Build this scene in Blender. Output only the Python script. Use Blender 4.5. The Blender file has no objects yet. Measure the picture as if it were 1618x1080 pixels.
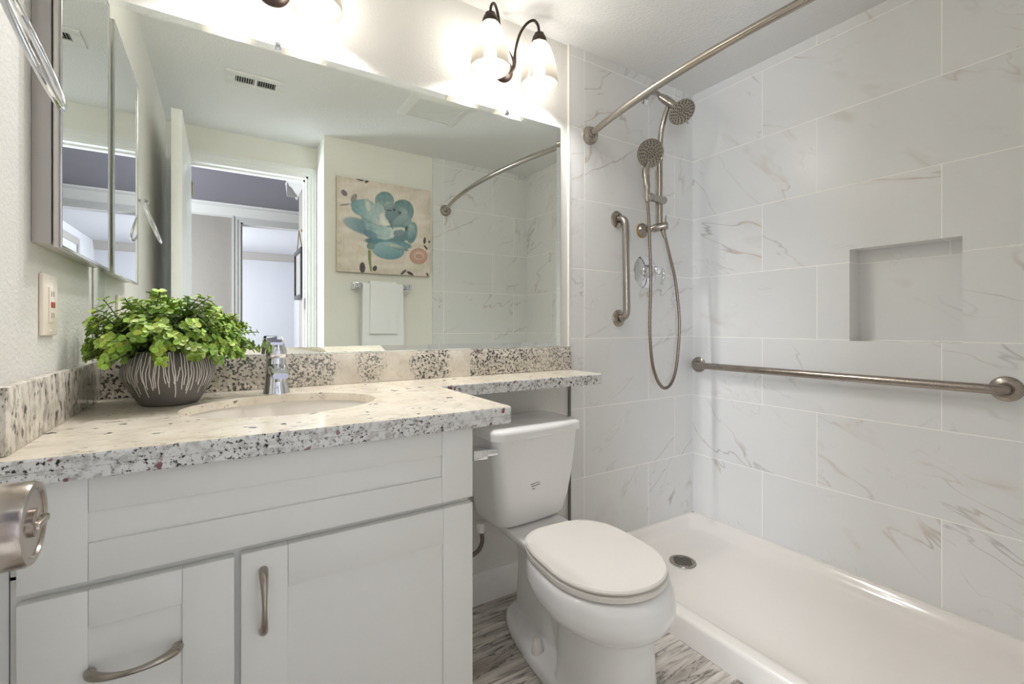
import bpy, bmesh, math, random
from math import sin, cos, pi, radians as R
from mathutils import Vector, Matrix, noise as mnoise
sc = bpy.context.scene
COL = sc.collection
random.seed(7)

# ------------------------------------------------------------------ camera
cam_d = bpy.data.cameras.new('camera'); cam = bpy.data.objects.new('camera', cam_d); COL.objects.link(cam)
cam.location = (0.285, -1.533, 1.065)
cam.rotation_euler = (pi/2, 0, -0.5478)
cam_d.sensor_width = 36.0
cam_d.lens = 717.11/1618*36
cam_d.shift_x = 20.0/1618
cam_d.shift_y = -24.76/1618
cam_d.clip_start = 0.01
sc.camera = cam

# ------------------------------------------------------------------ world, exposure, large lights
w = bpy.data.worlds.new('world'); sc.world = w; w.use_nodes = True
w.node_tree.nodes['Background'].inputs[0].default_value = (0.75, 0.85, 1, 1)
w.node_tree.nodes['Background'].inputs[1].default_value = 0.6
sc.view_settings.view_transform = 'Standard'
sc.view_settings.look = 'None'
sc.view_settings.gamma = 1
sc.view_settings.exposure = 0.30
try:
    sc.cycles.max_bounces = 14; sc.cycles.diffuse_bounces = 8; sc.cycles.glossy_bounces = 8
    sc.cycles.transparent_max_bounces = 12
    sc.cycles.sample_clamp_indirect = 6
except Exception:
    pass
ROOM_WINDOW = 105.0   # daylight in the room across the hall
HALL_FILL = 150.0     # added fill lamp at the hall's left end, brightens the bathroom
BULB = 580.0          # radiance of the vanity bulbs
def area(name, loc, rot, sx, sy, power, col):
    d = bpy.data.lights.new(name, 'AREA'); d.shape = 'RECTANGLE'; d.size = sx; d.size_y = sy
    d.energy = power; d.color = col
    o = bpy.data.objects.new(name, d); COL.objects.link(o); o.location = loc; o.rotation_euler = rot
    return o
area('far_room_daylight', (-0.85, -5.2, 1.4), (R(90), 0, R(-90)), 1.4, 1.4, ROOM_WINDOW, (0.90, 0.93, 1.0))
area('hall_fill_light', (-1.15, -2.75, 1.35), (R(90), 0, R(-90)), 1.1, 1.2, HALL_FILL, (0.80, 0.89, 1.0))  # invented source, kept out of the mirror's view, to light the bathroom

# ------------------------------------------------------------------ node helpers
def srgb(r, g, b):
    f = lambda c: (c/255/12.92) if c/255 <= 0.04045 else ((c/255+0.055)/1.055)**2.4
    return (f(r), f(g), f(b), 1)
class NT:
    def __init__(s, name):
        s.m = bpy.data.materials.new(name); s.m.use_nodes = True
        s.t = s.m.node_tree; s.b = s.t.nodes['Principled BSDF']; s.out = s.t.nodes['Material Output']
    def n(s, typ, **kw):
        nd = s.t.nodes.new(typ)
        for k, v in kw.items():
            if k.startswith('i_'):
                key = k[2:]; key = int(key) if key.isdigit() else key.replace('_', ' ')
                s.set(nd.inputs[key], v)
            else: setattr(nd, k, v)
        return nd
    def set(s, sock, v):
        if hasattr(v, 'is_output') or isinstance(v, bpy.types.NodeSocket): s.t.links.new(v, sock)
        else: sock.default_value = v
    def math(s, op, a, b=None, c=None, clamp=False):
        nd = s.t.nodes.new('ShaderNodeMath'); nd.operation = op; nd.use_clamp = clamp
        s.set(nd.inputs[0], a)
        if b is not None: s.set(nd.inputs[1], b)
        if c is not None: s.set(nd.inputs[2], c)
        return nd.outputs[0]
    def pos(s): return s.n('ShaderNodeNewGeometry').outputs['Position']
    def xyz(s, v):
        nd = s.n('ShaderNodeSeparateXYZ', i_0=v); return nd.outputs[0], nd.outputs[1], nd.outputs[2]
    def comb(s, x, y, z): return s.n('ShaderNodeCombineXYZ', i_0=x, i_1=y, i_2=z).outputs[0]
    def mapr(s, v, a, b, c=0.0, d=1.0):
        nd = s.n('ShaderNodeMapRange', i_0=v, i_1=a, i_2=b, i_3=c, i_4=d); nd.clamp = True; return nd.outputs[0]
    def noise(s, v, scale, det=4, rough=.55, dist=0.0):
        return s.n('ShaderNodeTexNoise', i_Vector=v, i_Scale=scale, i_Detail=det, i_Roughness=rough, i_Distortion=dist).outputs[0]
    def mix(s, f, a, b):
        nd = s.t.nodes.new('ShaderNodeMix'); nd.data_type = 'RGBA'
        s.set(nd.inputs[0], f); s.set(nd.inputs[6], a); s.set(nd.inputs[7], b); return nd.outputs[2]
    def vscale(s, v, sx, sy, sz):
        nd = s.n('ShaderNodeVectorMath', operation='MULTIPLY', i_0=v, i_1=(sx, sy, sz)); return nd.outputs[0]
    def vadd(s, a, b):
        return s.n('ShaderNodeVectorMath', operation='ADD', i_0=a, i_1=b).outputs[0]
    def bump(s, h, strength=.2, dist=.002):
        nd = s.n('ShaderNodeBump', i_Strength=strength, i_Distance=dist, i_Height=h); s.set(s.b.inputs['Normal'], nd.outputs[0])
    def fin(s, color=None, rough=None, metal=None, **kw):
        if color is not None: s.set(s.b.inputs['Base Color'], color)
        if rough is not None: s.set(s.b.inputs['Roughness'], rough)
        if metal is not None: s.set(s.b.inputs['Metallic'], metal)
        for k, v in kw.items(): s.set(s.b.inputs[k.replace('_', ' ')], v)
        return s.m

def plain(name, rgb, rough=.5, metal=0., var=.03, scale=30, bump=0., bscale=200, **kw):
    t = NT(name); p = t.pos(); c = srgb(*rgb)
    n = t.noise(p, scale, 3)
    d = tuple(x*(1-var) for x in c[:3])+(1,); e = tuple(min(1, x*(1+var)) for x in c[:3])+(1,)
    if bump: t.bump(t.noise(p, bscale, 3), bump, .002)
    return t.fin(t.mix(n, d, e), rough, metal, **kw)

# ------------------------------------------------------------------ materials
def paint(name, rgb, amp=.35):
    t = NT(name); p = t.pos()
    n = t.noise(p, 110, 3, .6); n2 = t.noise(p, 3, 2)
    t.bump(t.mapr(n, .35, .7), amp, .0025)
    c = srgb(*rgb)
    return t.fin(t.mix(n2, tuple(x*.975 for x in c[:3])+(1,), c), .55)
M = {}
M['wall'] = paint('wall_paint', (220, 218, 213))
M['wallcream_lifted'] = paint('cream_paint_lightened', (237, 235, 227))  # cream room paint, lightened to make up for light missing on these walls
M['ceil'] = paint('ceiling_paint', (228, 228, 227), .5)
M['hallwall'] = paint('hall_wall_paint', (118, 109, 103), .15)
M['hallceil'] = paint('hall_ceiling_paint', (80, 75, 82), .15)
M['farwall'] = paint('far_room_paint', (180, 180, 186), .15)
M['trim'] = plain('white_trim_enamel', (236, 236, 234), .3)
M['halltrim_dim'] = plain('dimmed_hall_trim', (150, 145, 142), .35)  # same white trim, with the dimness of the hall put into its colour
M['cabinet'] = plain('white_cabinet_lacquer', (231, 231, 228), .35, var=.01)
M['cabin'] = plain('cabinet_interior_shadow_line', (205, 200, 188), .5)
M['porc'] = plain('white_porcelain', (238, 237, 236), .07, var=.008, scale=4, Coat_Weight=.3)
M['seat'] = plain('white_toilet_plastic', (228, 223, 217), .22, var=.008)
M['acryl'] = plain('white_acrylic', (236, 230, 224), .12, var=.008, scale=3, Coat_Weight=.4)
M['sinkp'] = plain('sink_porcelain', (236, 230, 222), .1, var=.008)
M['chrome'] = plain('chrome', (226, 228, 232), .04, 1., var=.01)
M['chromed'] = plain('chrome_frame', (200, 198, 196), .18, 1., var=.04)
M['cabside'] = plain('painted_steel_box', (188, 183, 180), .35, .3, var=.03)
M['dark'] = plain('dark_void', (22, 21, 20), .7)
M['gap'] = plain('grey_unglazed_tile_edge', (120, 117, 114), .8)
M['caulk'] = plain('white_caulk', (235, 232, 228), .45)
M['outlet'] = plain('ivory_plastic', (240, 230, 216), .3)
M['red'] = plain('red_button', (190, 40, 36), .35)
M['blackp'] = plain('black_frame_paint', (26, 26, 34), .35)
M['print'] = plain('pale_print', (120, 110, 108), .6, var=.2, scale=14)
M['cord'] = plain('brown_cord', (110, 92, 72), .8)
M['grille'] = plain('grille_plastic', (222, 222, 218), .4)
M['hose'] = plain('braided_supply', (120, 110, 100), .35, .8)
M['stem'] = plain('plant_stem', (74, 84, 40), .6)
M['soil'] = plain('dark_floral_foam', (38, 44, 26), .9)
M['potw'] = plain('pot_white_lines', (226, 222, 216), .7)
M['ink'] = plain('grey_maker_mark', (128, 126, 126), .5)
M['canvasedge'] = plain('canvas_edge', (196, 182, 160), .8)
M['brass'] = plain('worn_brass_ring', (176, 140, 92), .35, .9)
M['bronze'] = plain('oil_rubbed_bronze', (62, 52, 46), .38, .75, var=.15, scale=60)
M['rubber'] = plain('nozzle_rubber', (50, 46, 42), .6)

def brushed(name, rgb, rough, axis):
    t = NT(name); p = t.pos()
    s = [700, 700, 700]; s[axis] = 60
    n = t.noise(t.vscale(p, *s), 1, 2)
    c = srgb(*rgb)
    return t.fin(t.mix(n, tuple(x*.96 for x in c[:3])+(1,), c), t.mapr(n, .2, .8, rough-.02, rough+.02), 1.)
M['nickel'] = brushed('brushed_nickel', (172, 164, 155), .25, 2)
M['nickelh'] = brushed('brushed_nickel_bar', (164, 154, 145), .28, 1)
M['satin'] = brushed('satin_steel', (186, 176, 166), .2, 1)

t = NT('bronze_metal_pot'); p = t.pos()
M['pot'] = t.fin(t.mix(t.noise(p, 160, 3), srgb(96, 92, 89), srgb(110, 106, 102)), .75)
t.bump(t.noise(p, 300, 2), .2, .001)

t = NT('towel_terry'); p = t.pos()
t.bump(t.noise(p, 700, 2, .7), .6, .004)
M['towel'] = t.fin(t.mix(t.noise(p, 400, 2), srgb(246, 246, 247), srgb(252, 252, 252)), .95)

t = NT('mirror_silvering'); p = t.pos()
M['mirror'] = t.fin(t.mix(t.noise(p, 2, 1), (.88, .92, .87, 1), (.89, .93, .88, 1)), .0, 1.)
t = NT('cabinet_mirror_silvering'); p = t.pos()
M['mirror2'] = t.fin(t.mix(t.noise(p, 2, 1), (.84, .86, .86, 1), (.85, .87, .87, 1)), .0, 1.)
t = NT('mirror_bevel_glass'); p = t.pos()
M['bevel'] = t.fin(t.mix(t.noise(p, 2, 1), (.80, .84, .82, 1), (.82, .86, .84, 1)), .03, 1.)

# marble look porcelain tile. hor = 'x' or 'y'; o_odd / o_even: where a vertical joint stands in odd / even rows
Z0, TS, TW = 1.0115, .308, .613
def tile(name, hor, o_odd, o_even, strip=None, rgb=(232, 231, 230)):
    t = NT(name); p = t.pos(); x, y, z = t.xyz(p); h = x if hor == 'x' else y
    rz = t.math('DIVIDE', t.math('SUBTRACT', z, Z0), TS)
    row = t.math('FLOOR', rz); fz = t.math('SUBTRACT', rz, row)
    par = t.math('ABSOLUTE', t.math('MODULO', row, 2.0))
    off = t.math('ADD', o_even, t.math('MULTIPLY', par, o_odd-o_even))
    cx = t.math('DIVIDE', t.math('SUBTRACT', h, off), TW)
    col = t.math('FLOOR', cx); fx = t.math('SUBTRACT', cx, col)
    dz = t.math('MULTIPLY', t.math('MINIMUM', fz, t.math('SUBTRACT', 1.0, fz)), TS)
    dx = t.math('MULTIPLY', t.math('MINIMUM', fx, t.math('SUBTRACT', 1.0, fx)), TW)
    if strip is not None:     # a narrow column of cut tiles ends at h = strip
        ins = t.math('LESS_THAN', h, strip)
        dx = t.math('ADD', t.math('MULTIPLY', ins, .3), t.math('MULTIPLY', t.math('SUBTRACT', 1.0, ins), dx))
        dx = t.math('MINIMUM', dx, t.math('ABSOLUTE', t.math('SUBTRACT', h, strip)))
        col = t.math('SUBTRACT', col, t.math('MULTIPLY', ins, 7.0))
    d = t.math('MINIMUM', dx, dz)
    grout = t.mapr(d, .0012, .0022, 1, 0)
    rnd = t.n('ShaderNodeTexWhiteNoise', noise_dimensions='3D', i_Vector=t.comb(row, col, .37)).outputs['Color']
    v = t.comb(h, z, 0.0)
    q = t.vadd(v, t.n('ShaderNodeVectorMath', operation='MULTIPLY', i_0=rnd, i_1=(37., 53., 29.)).outputs[0])
    # long diagonal ridge veins with soft haloes
    ang = t.math('ADD', -.95, t.math('MULTIPLY', t.n('ShaderNodeSeparateColor', i_0=rnd).outputs[2], .7))
    rot = t.n('ShaderNodeVectorRotate', rotation_type='Z_AXIS', i_Vector=q, i_Angle=ang).outputs[0]
    w1 = t.noise(t.vscale(rot, .5, 1.7, 1), 1.9, 4.5, .5, .2)
    ridge = t.math('ABSOLUTE', t.math('SUBTRACT', w1, .5))
    gate = t.mapr(t.noise(q, 2.4, 2), .45, .60)
    v1 = t.math('MULTIPLY', t.mapr(ridge, .0, .0065, 1, 0), gate)
    halo = t.math('MULTIPLY', t.mapr(ridge, .0, .035, 1, 0), t.mapr(t.noise(q, 4.0, 3), .55, .74))
    w2 = t.noise(t.vscale(t.vadd(rot, (9., 4., 2.)), .8, 1.5, 1), 4.2, 5, .55, .5)
    v2 = t.math('MULTIPLY', t.mapr(t.math('ABSOLUTE', t.math('SUBTRACT', w2, .5)), 0, .010, 1, 0), t.mapr(t.noise(t.vadd(q, (3., 1., 0.)), 3.2, 2), .55, .66))
    cl = t.mapr(t.noise(q, 2.0, 3), .3, .75)
    base = t.mix(cl, srgb(rgb[0]-7, rgb[1]-6, rgb[2]-6), srgb(*rgb))
    vc = t.mix(t.mapr(t.noise(q, 4, 2), .42, .58), srgb(166, 162, 158), srgb(190, 170, 152))
    c = t.mix(t.math('MULTIPLY', halo, .42), base, vc)
    c = t.mix(t.math('MULTIPLY', v1, .7), c, vc)
    c = t.mix(t.math('MULTIPLY', v2, .36), c, vc)
    c = t.mix(grout, c, srgb(252, 250, 246))
    t.bump(t.mapr(d, .0008, .003), .35, .0015)
    return t.fin(c, .27)
OX = .285
M['tileback'] = tile('marble_tile_back', 'x', 1.788+OX, 1.985+OX, 1.369+OX)
M['tileend'] = tile('marble_tile_end', 'x', 1.804+OX, 2.0+OX, 1.385+OX)
M['tileright'] = tile('marble_tile_right', 'y', -.375, -.601)

# granite
def granite(name, kind):
    t = NT(name); p = t.pos(); x, y, z = t.xyz(p)
    base = t.mix(t.mapr(t.noise(p, 14, 4), .3, .7), *((srgb(222, 211, 193), srgb(240, 232, 217)) if kind == 'top' else (srgb(210, 202, 191), srgb(230, 224, 213))))
    base = t.mix(t.mapr(t.noise(p, 45, 4, .6), .55, .75, 0, .5), base, srgb(190, 176, 152))
    if kind == 'top':
        ps = t.vscale(p, .55, 1.0, 1.0)
        fl = t.mapr(t.noise(ps, 75, 3, .6), .615, .66); gate = t.mapr(t.noise(p, 7, 3), .46, .62)
        c = t.mix(t.math('MULTIPLY', t.mapr(t.noise(t.vscale(p, .4, 1, 1), 34, 4, .65), .55, .72), .55), base, srgb(168, 156, 138))
        c = t.mix(t.math('MULTIPLY', fl, gate), c, srgb(58, 54, 50))
        big = t.mapr(t.noise(t.vadd(p, (4., 2., 0.)), 30, 2, .5), .70, .72)
        c = t.mix(big, c, srgb(44, 42, 42))
    elif kind == 'edge':
        base = t.mix(.75, base, srgb(226, 228, 230))
        fl = t.mapr(t.noise(p, 150, 4, .65), .55, .59); gate = t.mapr(t.noise(p, 16, 3), .36, .54)
        c = t.mix(t.math('MULTIPLY', t.mapr(t.noise(p, 70, 4, .6), .48, .62), .6), base, srgb(156, 152, 148))
        c = t.mix(t.math('MULTIPLY', fl, gate), c, srgb(46, 44, 46))
        rd = t.mapr(t.noise(t.vadd(p, (7., 3., 1.)), 42, 1), .69, .72)
        c = t.mix(t.math('MULTIPLY', rd, .85), c, srgb(112, 48, 54))
    elif kind == 'side':
        ps = t.vscale(p, 1, 1, .45)
        c = t.mix(t.math('MULTIPLY', t.mapr(t.noise(ps, 60, 4, .65), .46, .62), .75), base, srgb(150, 142, 130))
        fl = t.mapr(t.noise(ps, 72, 4, .65), .56, .62)
        c = t.mix(t.math('MULTIPLY', fl, .9), c, srgb(54, 50, 48))
    else:
        rp = t.t.nodes.new('ShaderNodeValToRGB'); cr = rp.color_ramp; cr.interpolation = 'LINEAR'
        xx = t.math('ADD', x, t.math('MULTIPLY', t.math('SUBTRACT', t.noise(p, 16, 3), .5), .10))
        t.set(rp.inputs[0], t.math('DIVIDE', xx, 1.6))
        iv = [(0, 1), (.33, 1), (.40, .9), (.585, .8), (.605, .0), (.655, .0), (.675, .7), (.735, .85), (.755, .0), (.85, .0), (.87, 1), (.985, 1), (1.0, 0.05), (1.075, 0.05), (1.095, 1), (1.31, 1), (1.43, .6), (1.56, 1)]
        cr.elements[0].position = 0; cr.elements[0].color = (1, 1, 1, 1); cr.elements[1].position = 1; cr.elements[1].color = (1, 1, 1, 1)
        for a, b in iv[1:]:
            e = cr.elements.new(a/1.6); e.color = (b, b, b, 1)
        g = rp.outputs[0]
        fl = t.mapr(t.noise(p, 135, 4, .62), .525, .55)
        c = t.mix(t.math('MULTIPLY', g, t.math('MULTIPLY', t.mapr(t.noise(p, 60, 3), .42, .62), .45)), base, srgb(150, 145, 138))
        c = t.mix(t.math('MULTIPLY', fl, t.math('MULTIPLY', g, .93)), c, srgb(40, 38, 40))
        vn = t.mapr(t.math('ABSOLUTE', t.math('SUBTRACT', t.noise(p, 20, 4, .6, .5), .5)), 0, .015, 1, 0)
        c = t.mix(t.math('MULTIPLY', vn, .35), c, srgb(172, 160, 140))
    return t.fin(c, .16, Coat_Weight=.2)
for k in ('top', 'edge', 'side', 'splash'): M['gr_'+k] = granite('granite_'+k, k)

# streaked floor planks
t = NT('streaked_floor_tile'); p = t.pos(); x, y, z = t.xyz(p)
row = t.math('FLOOR', t.math('DIVIDE', t.math('ADD', y, 5.03), .155))
fy = t.math('FRACT', t.math('DIVIDE', t.math('ADD', y, 5.03), .155))
colx = t.math('ADD', t.math('DIVIDE', x, .61), t.math('MULTIPLY', row, .37)); fcx = t.math('FRACT', colx)
rnd = t.n('ShaderNodeTexWhiteNoise', noise_dimensions='2D', i_Vector=t.comb(row, t.math('FLOOR', colx), 0.0)).outputs['Value']
v = t.comb(t.math('ADD', x, t.math('MULTIPLY', rnd, 19.)), y, t.math('MULTIPLY', rnd, 7.))
n1 = t.noise(t.vscale(v, 1.3, 10, 1), 1.5, 5, .55, .9)
n2 = t.noise(t.vscale(v, 2.0, 26, 1), 2.0, 4, .6, .6)
c = t.mix(t.mapr(n1, .32, .66), srgb(158, 148, 139), srgb(232, 226, 218))
c = t.mix(t.math('MULTIPLY', t.mapr(n2, .52, .64), .6), c, srgb(120, 108, 99))
n3 = t.noise(t.vscale(t.vadd(v, (2., 9., 0.)), 1.4, 11, 1), 1.8, 4, .52, 1.0)
gl_ = t.mapr(t.noise(t.vscale(v, 3, 9, 1), 2.2, 2), .42, .56)
ln = t.math('MAXIMUM', t.mapr(t.math('ABSOLUTE', t.math('SUBTRACT', n1, .47)), 0, .013, 1, 0), t.math('MULTIPLY', gl_, t.mapr(t.math('ABSOLUTE', t.math('SUBTRACT', n3, .5)), 0, .018, 1, 0)))
c = t.mix(t.math('MULTIPLY', ln, .85), c, srgb(58, 50, 46))
dg = t.math('MINIMUM', t.math('MULTIPLY', t.math('MINIMUM', fy, t.math('SUBTRACT', 1.0, fy)), .155), t.math('MULTIPLY', t.math('MINIMUM', fcx, t.math('SUBTRACT', 1.0, fcx)), .61))
c = t.mix(t.mapr(dg, .0006, .0016, .7, 0), c, srgb(128, 120, 112))
M['floor'] = t.fin(c, .38)

M['hosem'] = brushed('hose_metal', (146, 134, 124), .3, 2)
def vcol(name, rough, **kw):
    t = NT(name); a = t.n('ShaderNodeAttribute', attribute_name='Col').outputs['Color']
    p = t.pos(); n = t.noise(p, 90, 3)
    return t.fin(t.mix(t.mapr(n, .3, .7, 0, .12), a, (.35, .35, .3, 1)), rough, **kw)
M['leaf'] = vcol('leaf', .42)
M['art'] = vcol('painted_canvas', .7)

# frosted glass shade: half clear, half diffusing
t = NT('frosted_shade_glass')
tr = t.n('ShaderNodeBsdfTransparent', i_Color=(1, .97, .90, 1)); tl0 = t.n('ShaderNodeBsdfTranslucent', i_Color=(.021, .0185, .0145, 1)); td = t.n('ShaderNodeBsdfDiffuse', i_Color=(.03, .027, .022, 1)); tl = t.n('ShaderNodeMixShader', i_0=.5, i_1=tl0.outputs[0], i_2=td.outputs[0])
gl = t.n('ShaderNodeBsdfGlossy', i_Color=(.9, .9, .9, 1), i_Roughness=.25)
nz = t.noise(t.pos(), 25, 2)
m1 = t.n('ShaderNodeMixShader', i_0=t.mapr(nz, .2, .8, .925, .95), i_1=tr.outputs[0], i_2=tl.outputs[0])
m2 = t.n('ShaderNodeMixShader', i_0=.04, i_1=m1.outputs[0], i_2=gl.outputs[0])
t.set(t.out.inputs['Surface'], m2.outputs[0]); M['shade'] = t.m
t = NT('lit_bulb'); t.set(t.b.inputs['Emission Color'], (1.0, .985, .98, 1)); t.set(t.b.inputs['Emission Strength'], BULB)
t.set(t.b.inputs['Roughness'], t.mapr(t.noise(t.pos(), 20, 1), 0, 1, .3, .4)); M['bulb'] = t.m

# ------------------------------------------------------------------ geometry helpers
def box(bm, x0, x1, y0, y1, z0, z1, bev=0., seg=2, mat=0):
    vs = [bm.verts.new((x, y, z)) for z in (z0, z1) for y in (y0, y1) for x in (x0, x1)]
    q = [(0, 2, 3, 1), (4, 5, 7, 6), (0, 1, 5, 4), (2, 6, 7, 3), (0, 4, 6, 2), (1, 3, 7, 5)]
    fs = [bm.faces.new([vs[i] for i in f]) for f in q]
    for f in fs: f.material_index = mat
    if bev:
        es = list({e for f in fs for e in f.edges})
        bmesh.ops.bevel(bm, geom=es, offset=bev, segments=seg, profile=.5, affect='EDGES')
    return bm
def loft(bm, rings, cap0=True, cap1=True, closed=True, mat=0):
    vr = [[bm.verts.new(p) for p in r] for r in rings]
    n = len(vr[0])
    for a, b in zip(vr, vr[1:]):
        for i in range(n if closed else n-1):
            f = bm.faces.new((a[i], a[(i+1) % n], b[(i+1) % n], b[i])); f.material_index = mat
    if cap0: bm.faces.new(list(reversed(vr[0]))).material_index = mat
    if cap1: bm.faces.new(vr[-1]).material_index = mat
    return vr
def tube(bm, pts, r, n=14, cap=True, closed=False, mat=0):
    pts = [Vector(p) for p in pts]; N = len(pts)
    rr = r if isinstance(r, (list, tuple)) else [r]*N
    tan = []
    for i in range(N):
        a = pts[(i-1) % N] if (closed or i > 0) else pts[i]
        b = pts[(i+1) % N] if (closed or i < N-1) else pts[i]
        tan.append((b-a).normalized())
    u = tan[0].orthogonal().normalized(); rings = []
    for i in range(N):
        u = (u - tan[i]*u.dot(tan[i])).normalized(); v = tan[i].cross(u)
        rings.append([pts[i]+(u*cos(2*pi*k/n)+v*sin(2*pi*k/n))*rr[i] for k in range(n)])
    if closed:
        # align last ring to first
        vr = [[bm.verts.new(p) for p in r_] for r_ in rings]
        for i in range(N):
            a, b = vr[i], vr[(i+1) % N]
            s = 0
            if i == N-1: s = min(range(n), key=lambda k: (a[0].co-b[k].co).length)
            for k in range(n): bm.faces.new((a[k], a[(k+1) % n], b[(k+1+s) % n], b[(k+s) % n]))
    else: loft(bm, rings, cap, cap, mat=mat)
    return bm
def lathe(bm, prof, M4=None, n=40, mat=0):
    """prof: (radius, height) pairs; radius 0 closes"""
    M4 = M4 or Matrix.Identity(4); rows = []
    for r, z in prof:
        if r <= 1e-6: rows.append([bm.verts.new(M4 @ Vector((0, 0, z)))])
        else: rows.append([bm.verts.new(M4 @ Vector((r*cos(2*pi*k/n), r*sin(2*pi*k/n), z))) for k in range(n)])
    for a, b in zip(rows, rows[1:]):
        for k in range(n):
            k2 = (k+1) % n
            if len(a) == 1 and len(b) == 1: continue
            if len(a) == 1: f = bm.faces.new((a[0], b[k], b[k2]))
            elif len(b) == 1: f = bm.faces.new((a[k], a[k2], b[0]))
            else: f = bm.faces.new((a[k], a[k2], b[k2], b[k]))
            f.material_index = mat
    return bm
def prism(bm, poly, z0, z1, bev=0., seg=2, mat=0):
    a = [bm.verts.new((x, y, z0)) for x, y in poly]; b = [bm.verts.new((x, y, z1)) for x, y in poly]
    n = len(poly); fs = []
    fs.append(bm.faces.new(list(reversed(a)))); fs.append(bm.faces.new(b))
    for i in range(n): fs.append(bm.faces.new((a[i], a[(i+1) % n], b[(i+1) % n], b[i])))
    for f in fs: f.material_index = mat
    if bev: bmesh.ops.bevel(bm, geom=list({e for f in fs[:2] for e in f.edges}), offset=bev, segments=seg, profile=.5, affect='EDGES')
    return bm
def axis(loc, d, up=None):
    d = Vector(d).normalized(); q = d.to_track_quat('Z', 'Y')
    return Matrix.Translation(loc) @ q.to_matrix().to_4x4()
def NB(): return bmesh.new()
LOCAL = set()
def wpos(o):
    return Vector(o['_w']) if '_w' in o.keys() else Vector((0, 0, 0))
def obj(name, bm, mats, parent=None, smooth=40, local=False):
    me = bpy.data.meshes.new(name)
    bmesh.ops.recalc_face_normals(bm, faces=bm.faces[:])
    off = Vector((0, 0, 0))
    if not local:
        xs = [v.co for v in bm.verts]
        lo = Vector([min(c[i] for c in xs) for i in range(3)]); hi = Vector([max(c[i] for c in xs) for i in range(3)])
        off = Vector(((lo.x+hi.x)/2, (lo.y+hi.y)/2, lo.z))
        for v in bm.verts: v.co -= off
    bm.to_mesh(me); bm.free()
    for m in (mats if isinstance(mats, (list, tuple)) else [mats]): me.materials.append(m)
    if smooth:
        for p in me.polygons: p.use_smooth = True
        me.set_sharp_from_angle(angle=R(smooth))
    o = bpy.data.objects.new(name, me); COL.objects.link(o)
    W[o] = off.copy()
    if parent is not None:
        o.parent = parent
        o.location = off if local else off - W[parent]
    else: o.location = off
    return o
W = {}
def tag(o, label, cat, group=None):
    o['label'] = label; o['category'] = cat
    if group: o['group'] = group
    return o
def thing(name, label, cat, loc, rz=0, group=None):
    o = bpy.data.objects.new(name, None); COL.objects.link(o); o.location = loc; o.rotation_euler = (0, 0, rz)
    o.empty_display_size = .05; W[o] = Vector(loc)
    return tag(o, label, cat, group)
def struct(name, bm, m, smooth=30, parent=None):
    o = obj(name, bm, m, parent, smooth)
    if parent is None: o['kind'] = 'structure'
    return o
def copy_tree(o, parent=None):
    c = o.copy(); COL.objects.link(c); c.parent = parent
    for ch in [k for k in bpy.data.objects if k.parent == o]: copy_tree(ch, c)
    return c
def arc(c, r, a0, a1, n, fx, fy):
    return [Vector(c)+Vector(fx)*(r*cos(a0+(a1-a0)*i/n))+Vector(fy)*(r*sin(a0+(a1-a0)*i/n)) for i in range(n+1)]
def catmull(P, n=8):
    P = [Vector(p) for p in P]; out = []
    for i in range(len(P)-1):
        p0, p1, p2, p3 = P[max(i-1, 0)], P[i], P[i+1], P[min(i+2, len(P)-1)]
        for k in range(n):
            s = k/n
            out.append(.5*((2*p1)+(p2-p0)*s+(2*p0-5*p1+4*p2-p3)*s*s+(3*p1-p0-3*p2+p3)*s**3))
    out.append(P[-1]); return out
def rrect(x0, x1, y0, y1, r, n=6):
    out = []
    for cx, cy, a in ((x1-r, y1-r, 0), (x0+r, y1-r, pi/2), (x0+r, y0+r, pi), (x1-r, y0+r, 3*pi/2)):
        for k in range(n+1): out.append((cx+r*cos(a+pi/2*k/n), cy+r*sin(a+pi/2*k/n)))
    return out

# ------------------------------------------------------------------ room shell
H = 2.288; XR = 2.415; YF = -1.548; YD = -1.81; XT = 1.58; XJ = .84; T = .1
OX0, OX1, OZ = .045, .785, 2.085      # bathroom doorway
struct('floor', box(NB(), -1.6, XR+T, -6.9, T, -.1, 0), M['floor'])
struct('ceiling', box(NB(), -T, XR+T, YD-.06, T, H, H+.1), M['ceil'])
struct('wall_left', box(NB(), -T, 0, YD-.06, T, 0, H), M['wall'])
struct('wall_back', box(NB(), 0, XT, 0, T, 0, H), M['wall'])
bm = NB(); box(bm, XT, XR+T, -.010, T, 0, H)
struct('wall_back_tiled', bm, M['tileback'])
# right wall with the niche
NY0, NY1, NZ0, NZ1, ND = -1.04, -.717, 1.007, 1.370, .09
bm = NB()
ys = [YF-T, NY0, NY1, -.010]; zs = [0, NZ0, NZ1, H]
for i in range(3):
    for j in range(3):
        if i == 1 and j == 1: continue
        a = [(XR, ys[i], zs[j]), (XR, ys[i+1], zs[j]), (XR, ys[i+1], zs[j+1]), (XR, ys[i], zs[j+1])]
        bm.faces.new([bm.verts.new(p) for p in a])
X2 = XR+ND
for a in ([(XR, NY0, NZ0), (XR, NY1, NZ0), (X2, NY1, NZ0), (X2, NY0, NZ0)], [(XR, NY0, NZ1), (X2, NY0, NZ1), (X2, NY1, NZ1), (XR, NY1, NZ1)],
          [(XR, NY1, NZ0), (XR, NY1, NZ1), (X2, NY1, NZ1), (X2, NY1, NZ0)], [(XR, NY0, NZ0), (X2, NY0, NZ0), (X2, NY0, NZ1), (XR, NY0, NZ1)],
          [(X2, NY0, NZ0), (X2, NY1, NZ0), (X2, NY1, NZ1), (X2, NY0, NZ1)]):
    bm.faces.new([bm.verts.new(p) for p in a])
X3 = XR+.14
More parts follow.
